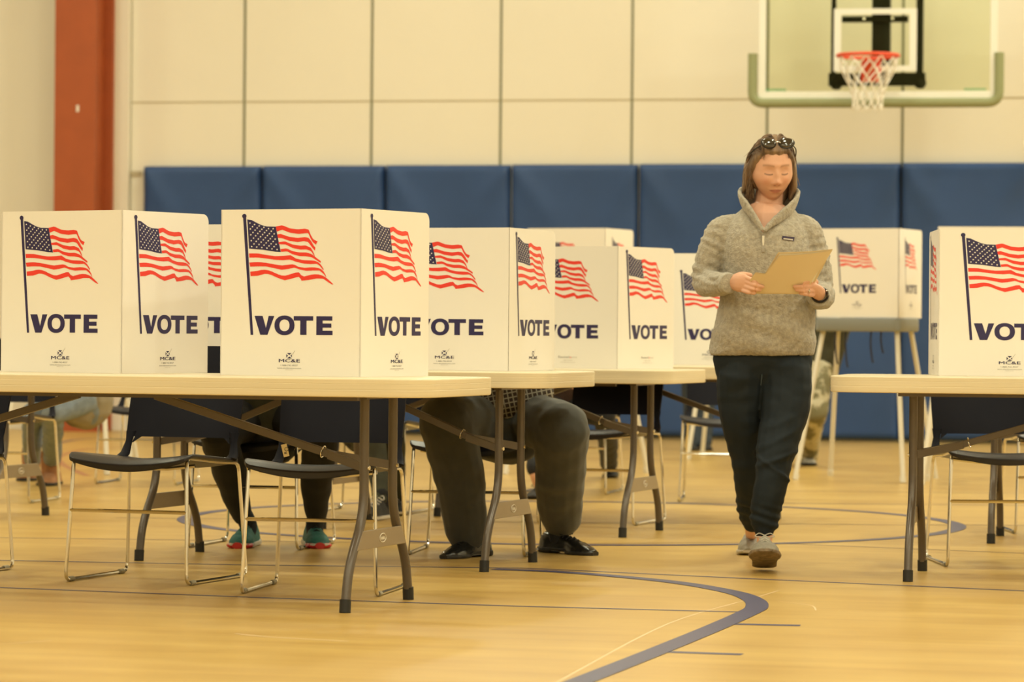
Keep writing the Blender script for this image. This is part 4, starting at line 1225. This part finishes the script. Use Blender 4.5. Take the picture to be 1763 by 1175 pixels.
# ---- seated man in charcoal trousers
Ym = 13.75
J = dict(pel=D(870, 712, Ym), chest=D(858, 560, Ym - .10), neck=D(856, 505, Ym - .16), head=D(856, 466, Ym - .30),
         sh_a=D(795, 530, Ym - .12), sh_b=D(915, 530, Ym - .12), el_a=D(775, 618, Ym - .28), el_b=D(922, 618, Ym - .28), wr_a=D(815, 625, Ym - .52), wr_b=D(890, 625, Ym - .52),
         hip_a=D(832, 722, Ym - .05), hip_b=D(912, 722, Ym - .05), kn_a=D(768, 728, Ym - .42), kn_b=D(968, 742, Ym - .40),
         calf=V3((0, .01, 0)), hem=V3((0, -.05, .115)))
feet(J, ((838, 957), (722, 967)), ((936, 951), (1056, 960)), (802, 915), (966, 893))
man = person_clothed('seated man in charcoal trousers, checked shirt and black dress shoes with knees spread', J, M_check, M_charcoal,
    r=dict(thigh=.106, knee=.112, calf=.100, ank=.082, chx=.165, chy=.13, wx=.185, wy=.17, up=.052, el=.042), headrot=(38, 0), hair_len=-.03)
shoe(man, P(838, 957), P(722, 967), 'dress', M_leather, M_sole_black, .100, .29, .085, lace=M_blackcloth)
shoe(man, P(936, 951), P(1056, 960), 'dress', M_leather, M_sole_black, .100, .29, .085, lace=M_blackcloth)

# ---- voter in teal running shoes
Yt = 14.0
J = dict(pel=D(458, 722, Yt), chest=D(458, 575, Yt - .12), neck=D(458, 520, Yt - .20), head=D(458, 478, Yt - .34),
         sh_a=D(398, 545, Yt - .15), sh_b=D(520, 545, Yt - .15), el_a=D(385, 620, Yt - .36), el_b=D(530, 620, Yt - .36), wr_a=D(420, 620, Yt - .60), wr_b=D(495, 620, Yt - .60),
         hip_a=D(425, 720, Yt - .02), hip_b=D(492, 720, Yt - .02), kn_a=D(372, 742, Yt - .40), kn_b=D(556, 742, Yt - .40),
         calf=V3((-.012, .03, .02)))
feet(J, ((436, 938), (388, 951)), ((534, 938), (573, 956)), (416, 888), (545, 889))
teal = person_clothed('seated voter in black leggings and teal running shoes with red toes, olive top', J, M_olive, M_blackcloth,
    r=dict(thigh=.098, knee=.074, calf=.070, ank=.042, chx=.16, chy=.11, wx=.17, wy=.13), headrot=(38, 0))
shoe(teal, P(436, 938), P(388, 951), 'run', M_shoe_teal, M_sole_white, .102, .285, .105, lace=M_lace, toecap=M_shoe_red)
shoe(teal, P(534, 938), P(573, 956), 'run', M_shoe_teal, M_sole_white, .102, .285, .105, lace=M_lace, toecap=M_shoe_red)

# ---- person in tan boots at the left
Yb = 18.6
J = dict(pel=D(146, 684, Yb + .28), chest=D(135, 590, Yb + .25), neck=D(128, 555, Yb + .15), head=D(122, 527, Yb + .05),
         sh_a=D(85, 570, Yb + .2), sh_b=D(180, 572, Yb + .22), el_a=D(78, 635, Yb), el_b=D(175, 635, Yb + .0), wr_a=D(95, 640, Yb - .2), wr_b=D(145, 640, Yb - .2),
         hip_a=D(130, 688, Yb + .25), hip_b=D(146, 690, Yb + .18), kn_a=D(56, 712, Yb + .12), kn_b=D(92, 712, Yb - .02),
         calf=V3((0, .01, 0)))
feet(J, ((62, 826), (18, 833)), ((97, 834), (44, 843)), (55, 792), (90, 792))
boots = person_clothed('person in washed jeans, beige coat and tan suede boots seated at the far left', J, M_beige, M_jeans,
    r=dict(thigh=.078, knee=.062, calf=.056, ank=.050, chx=.16, chy=.12, wx=.15, wy=.13), headrot=(30, -25))
mb = MB(); mb.chain([D(112, 686, Yb + .12), D(146, 688, Yb + .22), D(172, 684, Yb + .3)], [(.06, .12), (.085, .16), (.075, .15)])
fuse(mb, 'coat_skirt', M_beige, .01, 3, boots, disp=lambda c, n: .006 * noise.noise(c * 12))
for (h, t) in (((62, 826), (18, 833)), ((97, 834), (44, 843))):
    b_ = shoe(boots, P(*h), P(*t), 'boot', M_boot, M_sole_black, .108, .27, .11)
    mb = MB(); q = P(*h) + (P(*t) - P(*h)) * .20; q.z = 0; mb.chain([q + V3((0, 0, .06)), q + V3((0, 0, .12)), q + V3((0, 0, .165))], [(.050, .046), (.056, .052), (.058, .054)]); mb.build('boot_shaft', M_boot, b_)

# ---- person in black and white sneakers (seen between the front table legs)
Yn = 16.6
J = dict(pel=D(632, 726, Yn + .15), chest=D(632, 610, Yn + .05), neck=D(632, 565, Yn), head=D(632, 530, Yn - .1),
         sh_a=D(584, 585, Yn), sh_b=D(680, 585, Yn), el_a=D(575, 645, Yn - .2), el_b=D(690, 645, Yn - .2), wr_a=D(600, 648, Yn - .4), wr_b=D(660, 648, Yn - .4),
         hip_a=D(610, 724, Yn + .1), hip_b=D(655, 724, Yn + .1), kn_a=D(640, 738, Yn - .3), kn_b=D(676, 738, Yn - .28),
         calf=V3((0, .01, 0)))
feet(J, ((668, 893), (624, 898)), ((678, 884), (688, 896)), (657, 858), (681, 852))
snk = person_clothed('person with black and white sneakers and dark trousers seen between the nearest wishbone legs', J, M_blackcloth, M_olive,
    r=dict(thigh=.075, knee=.06, calf=.055, ank=.045), headrot=(35, 0))
shoe(snk, P(668, 893), P(624, 898), 'run', M_shoe_black, M_sole_white, .10, .28, .10, lace=M_sole_white)
shoe(snk, P(678, 884), P(688, 896), 'run', M_shoe_black, M_sole_white, .10, .28, .10, lace=M_sole_white)

# ---- person with bare ankles and black sneakers
Yk = 18.9
J = dict(pel=D(972, 706, Yk + .1), chest=D(975, 615, Yk + .02), neck=D(975, 575, Yk - .02), head=D(975, 546, Yk - .12),
         sh_a=D(932, 592, Yk), sh_b=D(1018, 592, Yk), el_a=D(925, 640, Yk - .15), el_b=D(1030, 640, Yk - .15), wr_a=D(950, 655, Yk - .42), wr_b=D(1005, 655, Yk - .42),
         hip_a=D(955, 704, Yk + .05), hip_b=D(992, 704, Yk + .05), kn_a=D(925, 715, Yk - .40), kn_b=D(1040, 715, Yk - .3),
         calf=V3((0, .01, 0)))
feet(J, ((934, 857), (900, 864)), ((1056, 821), (1036, 829)), (922, 806), (1048, 800))
ank = person_clothed('person in a brown top and cropped black trousers with bare ankles and black sneakers', J, M_brown, M_blackcloth,
    r=dict(thigh=.08, knee=.062, calf=.058, ank=.052), headrot=(35, 0), sock=None)
shoe(ank, P(934, 857), P(900, 864), 'run', M_shoe_black, M_sole_black, .09, .25, .07, lace=M_blackcloth)
shoe(ank, P(1056, 821), P(1036, 829), 'run', M_shoe_black, M_sole_black, .09, .25, .07, lace=M_blackcloth)

# ---- standing voter in dark trousers near the wall
Yd = FPX / 227.0
J = dict(pel=D(1205, 650, Yd), chest=D(1225, 535, Yd + .0), neck=D(1240, 500, Yd - .05), head=D(1252, 474, Yd - .10),
         sh_a=D(1192, 515, Yd), sh_b=D(1272, 518, Yd), el_a=D(1202, 570, Yd - .1), el_b=D(1290, 560, Yd - .1), wr_a=D(1240, 575, Yd - .2), wr_b=D(1290, 545, Yd - .2),
         hip_a=D(1192, 655, Yd), hip_b=D(1215, 655, Yd), kn_a=D(1192, 715, Yd), kn_b=D(1214, 715, Yd - .05),
         calf=V3((0, 0, 0)))
feet(J, ((1191, 775), (1186, 780)), ((1213, 775), (1218, 780)), (1192, 764), (1213, 764))
dk = person_clothed('person in dark blue trousers standing near the wall pads, left of the walking woman', J, M_blackcloth, M_navyc,
    r=dict(thigh=.085, knee=.066, calf=.062, ank=.056), headrot=(40, 20))
shoe(dk, P(1191, 775), P(1186, 780), 'run', M_shoe_black, M_sole_black, .10, .28, .08)
shoe(dk, P(1213, 775), P(1218, 780), 'run', M_shoe_black, M_sole_black, .10, .28, .08)

# ---- camouflage trousers behind the right booth
Yc = FPX / 262.0
J = dict(pel=D(1408, 625, Yc + .15), chest=D(1440, 520, Yc + .05), neck=D(1455, 480, Yc - .0), head=D(1466, 452, Yc - .12),
         sh_a=D(1412, 500, Yc), sh_b=D(1490, 500, Yc), el_a=D(1420, 560 - 22, Yc - .2), el_b=D(1505, 538, Yc - .2), wr_a=D(1450, 535, Yc - .35), wr_b=D(1490, 535, Yc - .35),
         hip_a=D(1388, 635, Yc + .1), hip_b=D(1412, 635, Yc + .1), kn_a=D(1362, 715, Yc + .05), kn_b=D(1405, 710, Yc - .05),
         calf=V3((0, 0, 0)))
feet(J, ((1350, 790), (1336, 793)), ((1384, 800), (1408, 806)), (1350, 780), (1392, 784))
cm = person_clothed('person in camouflage trousers and tan sneakers standing behind the standing booth', J, M_olive, M_camo,
    r=dict(thigh=.09, knee=.074, calf=.072, ank=.066), headrot=(35, 10))
shoe(cm, P(1384, 800), P(1408, 806), 'run', M_shoe_grey, M_sole_black, .10, .29, .085)
shoe(cm, P(1350, 790), P(1336, 793), 'run', M_shoe_grey, M_sole_black, .10, .29, .085)

# ================================================================ the walking woman
Yw = 13.10
def W(px, py, dy=0.0): return D(px, py, Yw + dy)
woman = thing('person', 'woman in a grey fleece pullover and dark joggers walking while reading a folder', 'person')
Hm = Matrix.Translation(W(1329, 290, -.03)) @ Matrix.Rotation(radians(-1.5), 4, 'Y') @ Matrix.Rotation(radians(9), 4, 'Z') @ Matrix.Rotation(radians(14), 4, 'X') @ Matrix.Scale(1.0, 4)
mb = MB()
add_head(mb, Hm, 80, 120)
mb.chain([W(1322, 392, .005), W(1322, 365, .008), W(1326, 325, .028)], [(.075, .06), (.056, .054), (.052, .050)])
mb.chain([W(1312, 600, 0), W(1314, 540, -.01), W(1318, 440, -.01), W(1320, 395, -.005)], [(.13, .085), (.145, .10), (.145, .108), (.115, .085)])
mb.chain([W(1316, 404, -.050), W(1318, 382, -.025)], [(.06, .05), (.05, .035)])
# arms
mb.chain([W(1300, 406, 0), W(1248, 412, 0), W(1218, 486, .01)], [.045, .040, .034]); mb.chain([W(1218, 486, .01), W(1262, 487, -.21)], [.036, .023])
mb.chain([W(1340, 406, 0), W(1386, 412, 0), W(1411, 506, .01)], [.045, .040, .034]); mb.chain([W(1411, 506, .01), W(1410, 508, -.22)], [.036, .023])
# her right hand (image left): back of the hand to us, fingers closing on the folder from outside, thumb on top
mb.chain([W(1262, 487, -.21), W(1272, 487, -.245), W(1283, 488, -.268)], [(.021, .026), (.020, .036), (.014, .036)])
mb.chain([W(1284, 478, -.272), W(1296, 483, -.296), W(1304, 489, -.293)], [.0095, .0088, .0078], seg=10)
mb.chain([W(1285, 486, -.276), W(1299, 491, -.300), W(1313, 494, -.294)], [.0095, .0088, .0075], seg=10)
mb.chain([W(1284, 494, -.276), W(1296, 498, -.298), W(1308, 499.5, -.290)], [.0092, .0085, .0073], seg=10)
mb.chain([W(1280, 501, -.270), W(1289, 504, -.290), W(1299, 505, -.284)], [.0085, .0078, .0068], seg=10)
mb.chain([W(1266, 477, -.225), W(1277, 472.5, -.240), W(1292, 474, -.246)], [.0125, .0105, .0085], seg=10)
# her left hand (image right)
mb.chain([W(1410, 509, -.215), W(1407, 503, -.245), W(1400, 498, -.262)], [(.023, .020), (.032, .022), (.032, .017)])
mb.chain([W(1402, 487, -.270), W(1393, 484, -.292), W(1385, 487, -.293)], [.0095, .0088, .0078], seg=10)
mb.chain([W(1399, 493, -.276), W(1382, 494, -.296), W(1368, 494, -.290)], [.0095, .0088, .0072], seg=10)
mb.chain([W(1399, 501, -.276), W(1384, 500.5, -.292), W(1371, 499.5, -.287)], [.0092, .0085, .0072], seg=10)
mb.chain([W(1399, 508.5, -.270), W(1389, 507, -.286), W(1378, 505.5, -.280)], [.0085, .0078, .0066], seg=10)
mb.chain([W(1404, 486, -.235), W(1396, 479, -.246), W(1385, 478, -.246)], [.0125, .0105, .0085], seg=10)
# legs
mb.chain([W(1279, 635, .02), W(1276, 700, .04), W(1287, 790, .11), W(1291, 845, .20), W(1294, 897, .33)], [.072, .07, .048, .042, .030])
mb.chain([W(1350, 635, 0), W(1350, 700, -.04), W(1335, 790, -.12), W(1325, 845, -.15), W(1317, 908, -.135)], [.072, .072, .052, .046, .034])
hb, tb_ = P(1298, 950), P(1276, 967); mb.chain([W(1294, 897, .33), hb + (tb_ - hb) * .20 + V3((0, 0, .07))], [.030, .024]); mb.chain([W(1317, 908, -.135), W(1316, 940, -.15), W(1315, 955, -.18)], [.034, .028, .02])
wbody = fuse(mb, 'body', M_face, .0030, 2, woman, tint=face_tint(Hm))

# fleece pullover
prof = [(612, 1224, 1401, -.125, .125), (604, 1222, 1403, -.140, .135), (590, 1224, 1403, -.150, .138), (560, 1231, 1403, -.158, .130), (520, 1238, 1400, -.155, .12), (470, 1243, 1396, -.155, .115),
        (430, 1242, 1397, -.158, .115), (405, 1244, 1394, -.145, .11), (388, 1252, 1386, -.118, .10), (374, 1264, 1376, -.092, .085), (358, 1280, 1366, -.072, .07), (350, 1286, 1362, -.066, .065)]
mb = MB(); rings = []
for (py, xl, xr, yf, yb) in prof:
    a, b_ = W(xl, py), W(xr, py); cx, cz = (a.x + b_.x) / 2, (a.z + b_.z) / 2; hw = (b_.x - a.x) / 2; r = []
    for k in range(40):
        t = 2 * pi * k / 40; s_ = sin(t); c_ = cos(t)
        r.append(V3((cx + hw * math.copysign(abs(c_) ** .85, c_), Yw + (yf if s_ < 0 else yb) * abs(s_) ** .85 * (1), cz)))
    rings.append(r)
mb.loft(rings)
mb.chain([W(1268, 389, .0), W(1245, 401, .0), W(1229, 430, .005), W(1219, 465, .01), W(1216, 488, .01)], [.045, .061, .062, .057, .056])
mb.chain([W(1216, 488, .01), W(1230, 489, -.09), W(1250, 488, -.185)], [.056, .052, .044])
mb.chain([W(1368, 387, .0), W(1387, 400, .0), W(1399, 430, .005), W(1407, 465, .01), W(1410, 506, .01)], [.045, .061, .062, .058, .057])
mb.chain([W(1410, 506, .01), W(1413, 510, -.09), W(1412, 512, -.175)], [.057, .054, .046])
A0, A1, A2 = W(1314, 399, -.15), W(1292, 352, -.06), W(1352, 352, -.06)
def vcut(c):
    py_top = W(1320, 357).z
    if c.z > py_top and abs(c.x - W(1323, 350).x) < .085: return True
    if c.y > Yw - .02: return False
    if c.z < A0.z: return False
    t = (c.z - A0.z) / (A1.z - A0.z)
    xl = A0.x + (A1.x - A0.x) * t; xr = A0.x + (A2.x - A0.x) * t
    return xl < c.x < xr
elb = [W(1216, 488), W(1410, 506)]
def fdisp(c, n):
    v = .0022 * noise.noise(c * 75) + .0016 * noise.noise(c * 140)
    v += .006 * noise.noise(V3((c.x * 7, c.y * 7, c.z * 11)))
    for e in elb:   # gathered rolls round the sleeves above the elbow
        d = abs(c.x - e.x)
        if d < .075 and e.z - .02 < c.z < e.z + .22:
            s_ = 1 if e.x > W(1320, 400).x else -1
            v += .0042 * sin((c.z * 1.0 + s_ * -.5 * (c.x - e.x) + .035 * noise.noise(c * 10)) * 2 * pi / .040) * max(0, 1 - (d / .075) ** 4) * max(0, min(1, .55 + 1.6 * noise.noise(c * 13)))
    # soft belly folds
    if c.y < Yw and W(0, 600).z < c.z < W(0, 520).z: v += .004 * sin((c.z + .35 * (c.x - W(1320, 500).x)) * 2 * pi / .10) * .8
    return v
fleece = fuse(mb, 'fleece_pullover', M_fleece, .0055, 3, woman, disp=fdisp, cut=vcut)
# stand collar, folded open
cp = [(1313, 397, -.158, .005), (1305, 384, -.142, .013), (1294, 368, -.112, .022), (1284, 354, -.075, .029), (1277, 345, -.03, .033), (1281, 339, .03, .040), (1300, 337, .080, .048), (1325, 336, .095, .050), (1350, 338, .080, .048),
      (1368, 341, .03, .039), (1369, 349, -.03, .033), (1359, 361, -.080, .029), (1343, 374, -.116, .022), (1326, 387, -.143, .013), (1316, 398, -.158, .005)]
cpts = spline([W(x, y, d) for x, y, d, h in cp], 4); hh = spline([V3((h, 0, 0)) for *_, h in cp], 4)
rings = []; ctr = W(1323, 350, 0)
for i, p in enumerate(cpts):
    t = (cpts[min(i + 1, len(cpts) - 1)] - cpts[max(i - 1, 0)]).normalized()
    out = V3((p.x - ctr.x, p.y - ctr.y, 0)).normalized(); up_ = (V3((0, 0, 1)) + out * .35); up_ = (up_ - t * up_.dot(t)).normalized(); sd = t.cross(up_)
    h = hh[i].x; th_ = .0095
    rings.append([p + up_ * h * cos(a) + sd * th_ * math.copysign(abs(sin(a)) ** .7, sin(a)) for a in [2 * pi * k / 16 for k in range(16)]])
mb = MB(); mb.loft(rings)
fuse(mb, 'collar', M_fleece, .004, 2, woman, disp=lambda c, n: .002 * noise.noise(c * 80))
# cuffs bindings, zip placket, zip pull, chest patch, hem binding
mb = MB()
for c0_, c1_, r_ in ((W(1250, 488, -.185), W(1256, 488, -.226), .040), (W(1412, 512, -.175), W(1411, 511, -.218), .041)):
    d_ = (c1_ - c0_).normalized(); mb = MB(); mb.tube([c0_, c0_.lerp(c1_, .5), c1_, c1_ + d_ * .003], [r_ * 1.04, r_ * 1.02, r_ * .93, r_ * .80], 20); mb.build('cuff', M_fleece, woman)
def front(px, py, lift=.006):
    """point on the front of the fleece"""
    o = W(px, py, -.6); dvec = (W(px, py, .3) - o).normalized()
    hit, loc, nn, _ = fleece.ray_cast(o, dvec)
    if not hit: return W(px, py, -.16), V3((0, -1, 0))
    return loc - dvec * lift, nn
mb = MB()
pp = [front(1314, y, .003)[0] for y in (399, 405, 412, 420, 428, 434)]
for a in range(len(pp) - 1):
    mb.add([pp[a] + V3((sx * .0055, dy_, 0)) for dy_ in (-.002, .004) for sx in (-1, 1)] + [pp[a + 1] + V3((sx * .0055, dy_, 0)) for dy_ in (-.002, .004) for sx in (-1, 1)],
           [(0, 1, 5, 4), (2, 6, 7, 3), (0, 4, 6, 2), (1, 3, 7, 5), (0, 2, 3, 1), (4, 5, 7, 6)])
mb.build('zip_placket', M_trim, woman, smooth=False)
q, _ = front(1314, 412, .008)
mb = MB(); mb.box(q, (.0085, .004, .026)); mb.box(q + V3((0, 0, -.018)), (.006, .004, .012)); mb.build('zip_pull', M_zip, woman, smooth=False, bevel=.001)
mb = MB()
for (xa, xb) in (((1292, 366), (1313, 397)), ((1349, 372), (1317, 398))):
    pts = [front(xa[0] + (xb[0] - xa[0]) * t, xa[1] + (xb[1] - xa[1]) * t, .010)[0] for t in (0, .25, .5, .75, 1)]
q0, _ = front(1347, 410, .004); q1, _ = front(1367, 413, .004)
pc = [front(1347, 406.5, .003)[0], front(1368, 408.5, .003)[0], front(1366.5, 415.5, .003)[0], front(1346.5, 412.5, .003)[0]]
def quad(mb, c, dy, shrink=(0, 0, 0, 0)):
    cen = sum(c, V3()) / 4
    vs = [p + V3((0, dy, 0)) for p in c] + [p + V3((0, .006, 0)) for p in c]
    mb.add(vs, [(0, 1, 2, 3), (7, 6, 5, 4), (0, 4, 5, 1), (1, 5, 6, 2), (2, 6, 7, 3), (3, 7, 4, 0)])
mb = MB(); quad(mb, pc, -.001); pt = mb.build('chest_patch', M_patch, woman, smooth=False)
ins = lambda u, v: (pc[0].lerp(pc[1], u)).lerp(pc[3].lerp(pc[2], u), v)
mb = MB(); quad(mb, [ins(.10, .55), ins(.90, .55), ins(.90, .88), ins(.10, .88)], -.002); mb.build('patch_stripe', M_patch2, pt, smooth=False)
# joggers
mb = MB(); rings = []
for (py, xl, xr, yf, yb) in [(596, 1228, 1398, -.112, .115), (620, 1226, 1398, -.112, .13), (645, 1232, 1397, -.095, .135), (665, 1240, 1394, -.06, .115)]:
    a, b_ = W(xl, py), W(xr, py); cx, cz = (a.x + b_.x) / 2, (a.z + b_.z) / 2; hw = (b_.x - a.x) / 2
    rings.append([V3((cx + hw * math.copysign(abs(cos(t)) ** .9, cos(t)), Yw + (yf if sin(t) < 0 else yb) * abs(sin(t)), cz)) for t in [2 * pi * k / 36 for k in range(36)]])
mb.loft(rings)
mb.chain([W(1277, 640, .0), W(1276, 700, .03), W(1283, 760, .08), W(1290, 805, .12), W(1290, 845, .20), W(1292, 884, .30), W(1295, 900, .33)], [(.098, .11), (.087, .10), (.072, .08), (.064, .07), (.056, .062), (.047, .052), (.036, .042)])
mb.chain([W(1352, 640, -.01), W(1352, 700, -.04), W(1342, 755, -.09), W(1334, 795, -.13), W(1325, 845, -.15), W(1318, 882, -.145), W(1317, 903, -.14), W(1316, 911, -.14)], [(.102, .115), (.094, .105), (.080, .088), (.070, .075), (.064, .066), (.056, .056), (.055, .054), (.040, .044)])
kneeF = W(1335, 790, -.1)
def pdisp(c, n):
    v = .006 * noise.noise(V3((c.x * 6, c.y * 6, c.z * 9)))
    v += .0035 * noise.noise(V3((c.x * 16 + c.z * 14, c.y * 10, c.z * 24 - c.x * 10)))
    # fold lines behind / across the knee and above the cuffs
    d = c - kneeF
    for (ox, oz, sl, amp, wd) in ((0, .0, .35, .010, .010), (.0, -.045, -.75, .008, .009), (0, .07, .5, .006, .012), (0, .13, .45, .004, .014)):
        q = (d.z - oz) - sl * d.x
        if abs(d.x) < .10 and c.y < Yw + .02: v += amp * math.exp(-(q / wd) ** 2) * max(0, 1 - (abs(d.x) / .10) ** 2)
    v += .004 * sin(c.z * 2 * pi / .035 + 3 * c.x * 20) * math.exp(-((c.z - .20) / .045) ** 2)
    return v
fuse(mb, 'joggers', M_pants, .0055, 3, woman, disp=pdisp)
mb = MB(); mb.tube(spline([W(1312, 645, -.135), W(1311, 655, -.14), W(1310, 664, -.138)], 4), .0022, 6); mb.build('drawstring', M_lace, woman)
# phone-like pocket corner
# shoes
shoe(woman, P(1316, 982) + V3((0.0, .0, .004)), P(1316, 982) + V3((-.018, -.27, 0)), 'run', M_shoe_grey, M_sole_tan, .112, .275, .105, pitch=radians(15), lace=M_lace_w)
shoe(woman, P(1298, 950) + V3((0, 0, .0)), P(1276, 967), 'run', M_shoe_grey, M_sole_white, .100, .27, .115, lace=M_lace_w, pitch=0)
# watch and ring
wc = W(1413, 508, -.222)
mb = MB(); rings = []
ax = (W(1410, 508, -.22) - W(1411, 510, -.10)).normalized(); u1 = V3((1, 0, 0)); u1 = (u1 - ax * u1.dot(ax)).normalized(); u2 = ax.cross(u1)
mb.tube([wc + u1 * .030 * cos(a) + u2 * .027 * sin(a) - u1 * .003 for a in [2 * pi * k / 28 for k in range(28)]], .0045, 8, closed=True, flat=2.0)
wt = mb.build('watch', M_black, woman)
mb = MB(); mb.ball(wc + V3((.024, -.010, .006)), (.006, .014, .015), 14); mb.build('watch_face', M_lens, wt)
mb = MB(); mb.ball(wc + V3((.020, -.026, .016)), .0035, 10); mb.build('watch_crown', M_chrome, wt)
mb = MB(); rc_ = W(1393, 501.5, -.284); mb.tube([rc_ + V3((0, .0100 * cos(a), .0100 * sin(a))) for a in [2 * pi * k / 20 for k in range(20)]], .0016, 6, closed=True); rg = mb.build('ring', M_chrome, woman)
mb = MB(); mb.ball(rc_ + V3((0, -.011, .001)), (.0035, .003, .0035), 8); mb.build('ring_stone', M_chrome, rg)

# hair
def HL(x, y, z): return Hm @ V3((x, y, z))
mb = MB(); hair_shell(mb, Hm, .013, -.085, .063, 48, 80)
R3 = Hm.to_3x3()
def lock(pts, rad): mb.chain([HL(*p) for p in pts], rad)
lock([(-.066, .0, .05), (-.087, .022, .01), (-.094, .028, -.035), (-.098, .022, -.070), (-.108, .010, -.092)], [(.014, .03), (.013, .034), (.013, .034), (.012, .026), (.006, .012)])
lock([(-.060, .05, .03), (-.075, .055, -.03), (-.072, .05, -.085), (-.070, .04, -.118)], [(.022, .03), (.022, .03), (.018, .025), (.009, .012)])
lock([(.066, .0, .05), (.084, .010, .01), (.090, .016, -.04), (.090, .012, -.085), (.078, .0, -.120)], [(.014, .028), (.012, .032), (.013, .034), (.013, .028), (.006, .012)])
lock([(.060, .05, .03), (.072, .052, -.03), (.066, .045, -.09), (.055, .03, -.135)], [(.022, .03), (.022, .03), (.018, .025), (.010, .012)])
lock([(0, .09, .02), (0, .085, -.05), (0, .07, -.10)], [(.05, .03), (.05, .026), (.04, .016)])
random.seed(4)
hair = fuse(mb, 'hair', M_hair, .0042, 1, woman, disp=lambda c, n: .0035 * noise.noise(V3((c.x * 95, c.y * 60, c.z * 16))))
mb = MB()
def strand(pts, r0, seg=5):
    q = spline([HL(*p) for p in pts], 5); n = len(q); mb.tube(q, [r0 * min(1, .25 + 1.5 * i / (n - 1)) * (1 - .75 * (i / (n - 1)) ** 2) for i in range(n)], seg)
rnd = random.uniform
def onhead(phi_deg, th_deg, off):
    p = head_point(radians(th_deg), radians(phi_deg), True); return p + p.normalized() * off
for i in range(420):
    s = random.choice((-1, 1)); 
    ph0 = rnd(3, 62)            # root round the hairline
    o = rnd(.012, .020)
    th0 = rnd(30, 52) if ph0 < 40 else rnd(44, 68)
    pts = []
    # swept back over the head and then down behind the ear
    p0 = onhead(s * ph0, th0, .002); p1 = onhead(s * (ph0 + 14), th0 - 12, o); p2 = onhead(s * (ph0 * .6 + 62 + rnd(-8, 8)), th0 - 8 + rnd(-4, 8), o)
    p3 = onhead(s * rnd(95, 120), 84 + rnd(-6, 6), o + .004); p4 = V3((s * rnd(.074, .090), rnd(.0, .05), rnd(-.065, -.045))); p5 = V3((s * rnd(.066, .100), rnd(-.01, .04), rnd(-.125, -.09)))
    strand([p0, p1, p2, p3, p4, p5], rnd(.0010, .0022))
for i in range(46):      # fly-away ends, mostly on the image left
    s = -1 if i < 32 else 1
    a = V3((s * rnd(.072, .085), rnd(-.01, .03), rnd(-.05, .04))); e = a + V3((s * rnd(.006, .034), rnd(-.03, .01), rnd(-.075, -.03)))
    strand([a, (a + e) / 2 + V3((s * rnd(.002, .010), 0, rnd(-.005, .01))), e], rnd(.0010, .0018), 4)
strand([(-.06, -.02, .07), (-.085, -.03, .066), (-.112, -.035, .046)], .0012); strand([(-.06, -.02, .075), (-.09, -.03, .075), (-.120, -.035, .052)], .0010)
for s, z0 in ((-1, .06), (-1, .02), (1, .05)):   # temple wisps
    for k in range(8): strand([(s * .060, -.045, z0 + rnd(-.01, .01)), (s * .078, -.02, z0 - .015), (s * rnd(.082, .09), .005, z0 - .05)], .0014, 4)
mb.build('hair_strand', M_hair, woman, sharp=80)['kind'] = 'stuff'

# sunglasses pushed up on her head
sg = thing('sunglasses', 'dark glossy sunglasses pushed up on top of the walking woman hair', 'sunglasses')
def GL(x, y, z): return HL(x, y, z)
Rg = R3.normalized() @ Matrix.Rotation(radians(-38), 3, 'X')
for k, (cx, rz) in enumerate(((-.033, 12), (.035, -12))):
    Rl = Rg @ Matrix.Rotation(radians(rz), 3, 'Z') @ Matrix.Rotation(radians(6 if cx > 0 else -6), 3, 'Y')
    c = GL(cx, -.070, .112)
    mb = MB(); mb.ball(c, (.029, .0075, .020), 28, rot=Rl); ln_ = mb.build('lens', M_lens, sg)
    mb = MB(); mb.tube([c + Rl @ V3((.030 * cos(a), .0035 - .002 * cos(2 * a), .021 * sin(a))) for a in [2 * pi * q / 32 for q in range(32)]], .0022, 6, closed=True); mb.build('lens_rim', M_black, sg)
mb = MB(); mb.tube(spline([GL(-.008, -.076, .114), GL(.001, -.080, .118), GL(.010, -.076, .114)], 4), .0022, 6); mb.build('bridge', M_chrome, sg)
for s in (-1, 1):
    mb = MB(); mb.tube(spline([GL(s * .062, -.062, .100), GL(s * .082, -.035, .078), GL(s * .094, .02, .035), GL(s * .090, .05, .012)], 5), .0024, 6); mb.build('temple_arm', M_black, sg)

# manila folder
fd = thing('manila_folder', 'open manila folder with papers held in the walking woman hands', 'folder')
def F(px, py, off=0.0):
    return W(px, py, -.262 - (505 - py) / 450 * .80 + off)
def sheet(pts, off, th, name, m, curl=0.0):
    n = len(pts); mb = MB()
    vs = [F(x, y, off) for x, y in pts] + [F(x, y, off + th) for x, y in pts]
    mb.add(vs, [tuple(range(n)), tuple(range(2 * n - 1, n - 1, -1))] + [(i, n + i, n + (i + 1) % n, (i + 1) % n) for i in range(n)])
    return mb.build(name, m, fd, smooth=False)
sheet([(1291, 482), (1300, 471), (1317, 473), (1342, 440), (1370, 439.5), (1400, 436.5), (1433, 431.5), (1428, 440), (1412, 462), (1399, 481), (1390, 506), (1345, 505), (1297, 505)], -.002, .0012, 'front_cover', M_manila)
sheet([(1293, 480), (1301, 469), (1317, 471), (1340, 434.5), (1370, 434), (1400, 432.5), (1434, 429), (1428, 438), (1408, 478), (1391, 507), (1345, 506.5), (1296, 506)], .010, .0012, 'back_cover', M_manila)
sheet([(1318, 474), (1342, 437.5), (1370, 437), (1426, 433), (1402, 482), (1388, 504), (1345, 504), (1300, 503)], .003, .004, 'papers', M_paper)
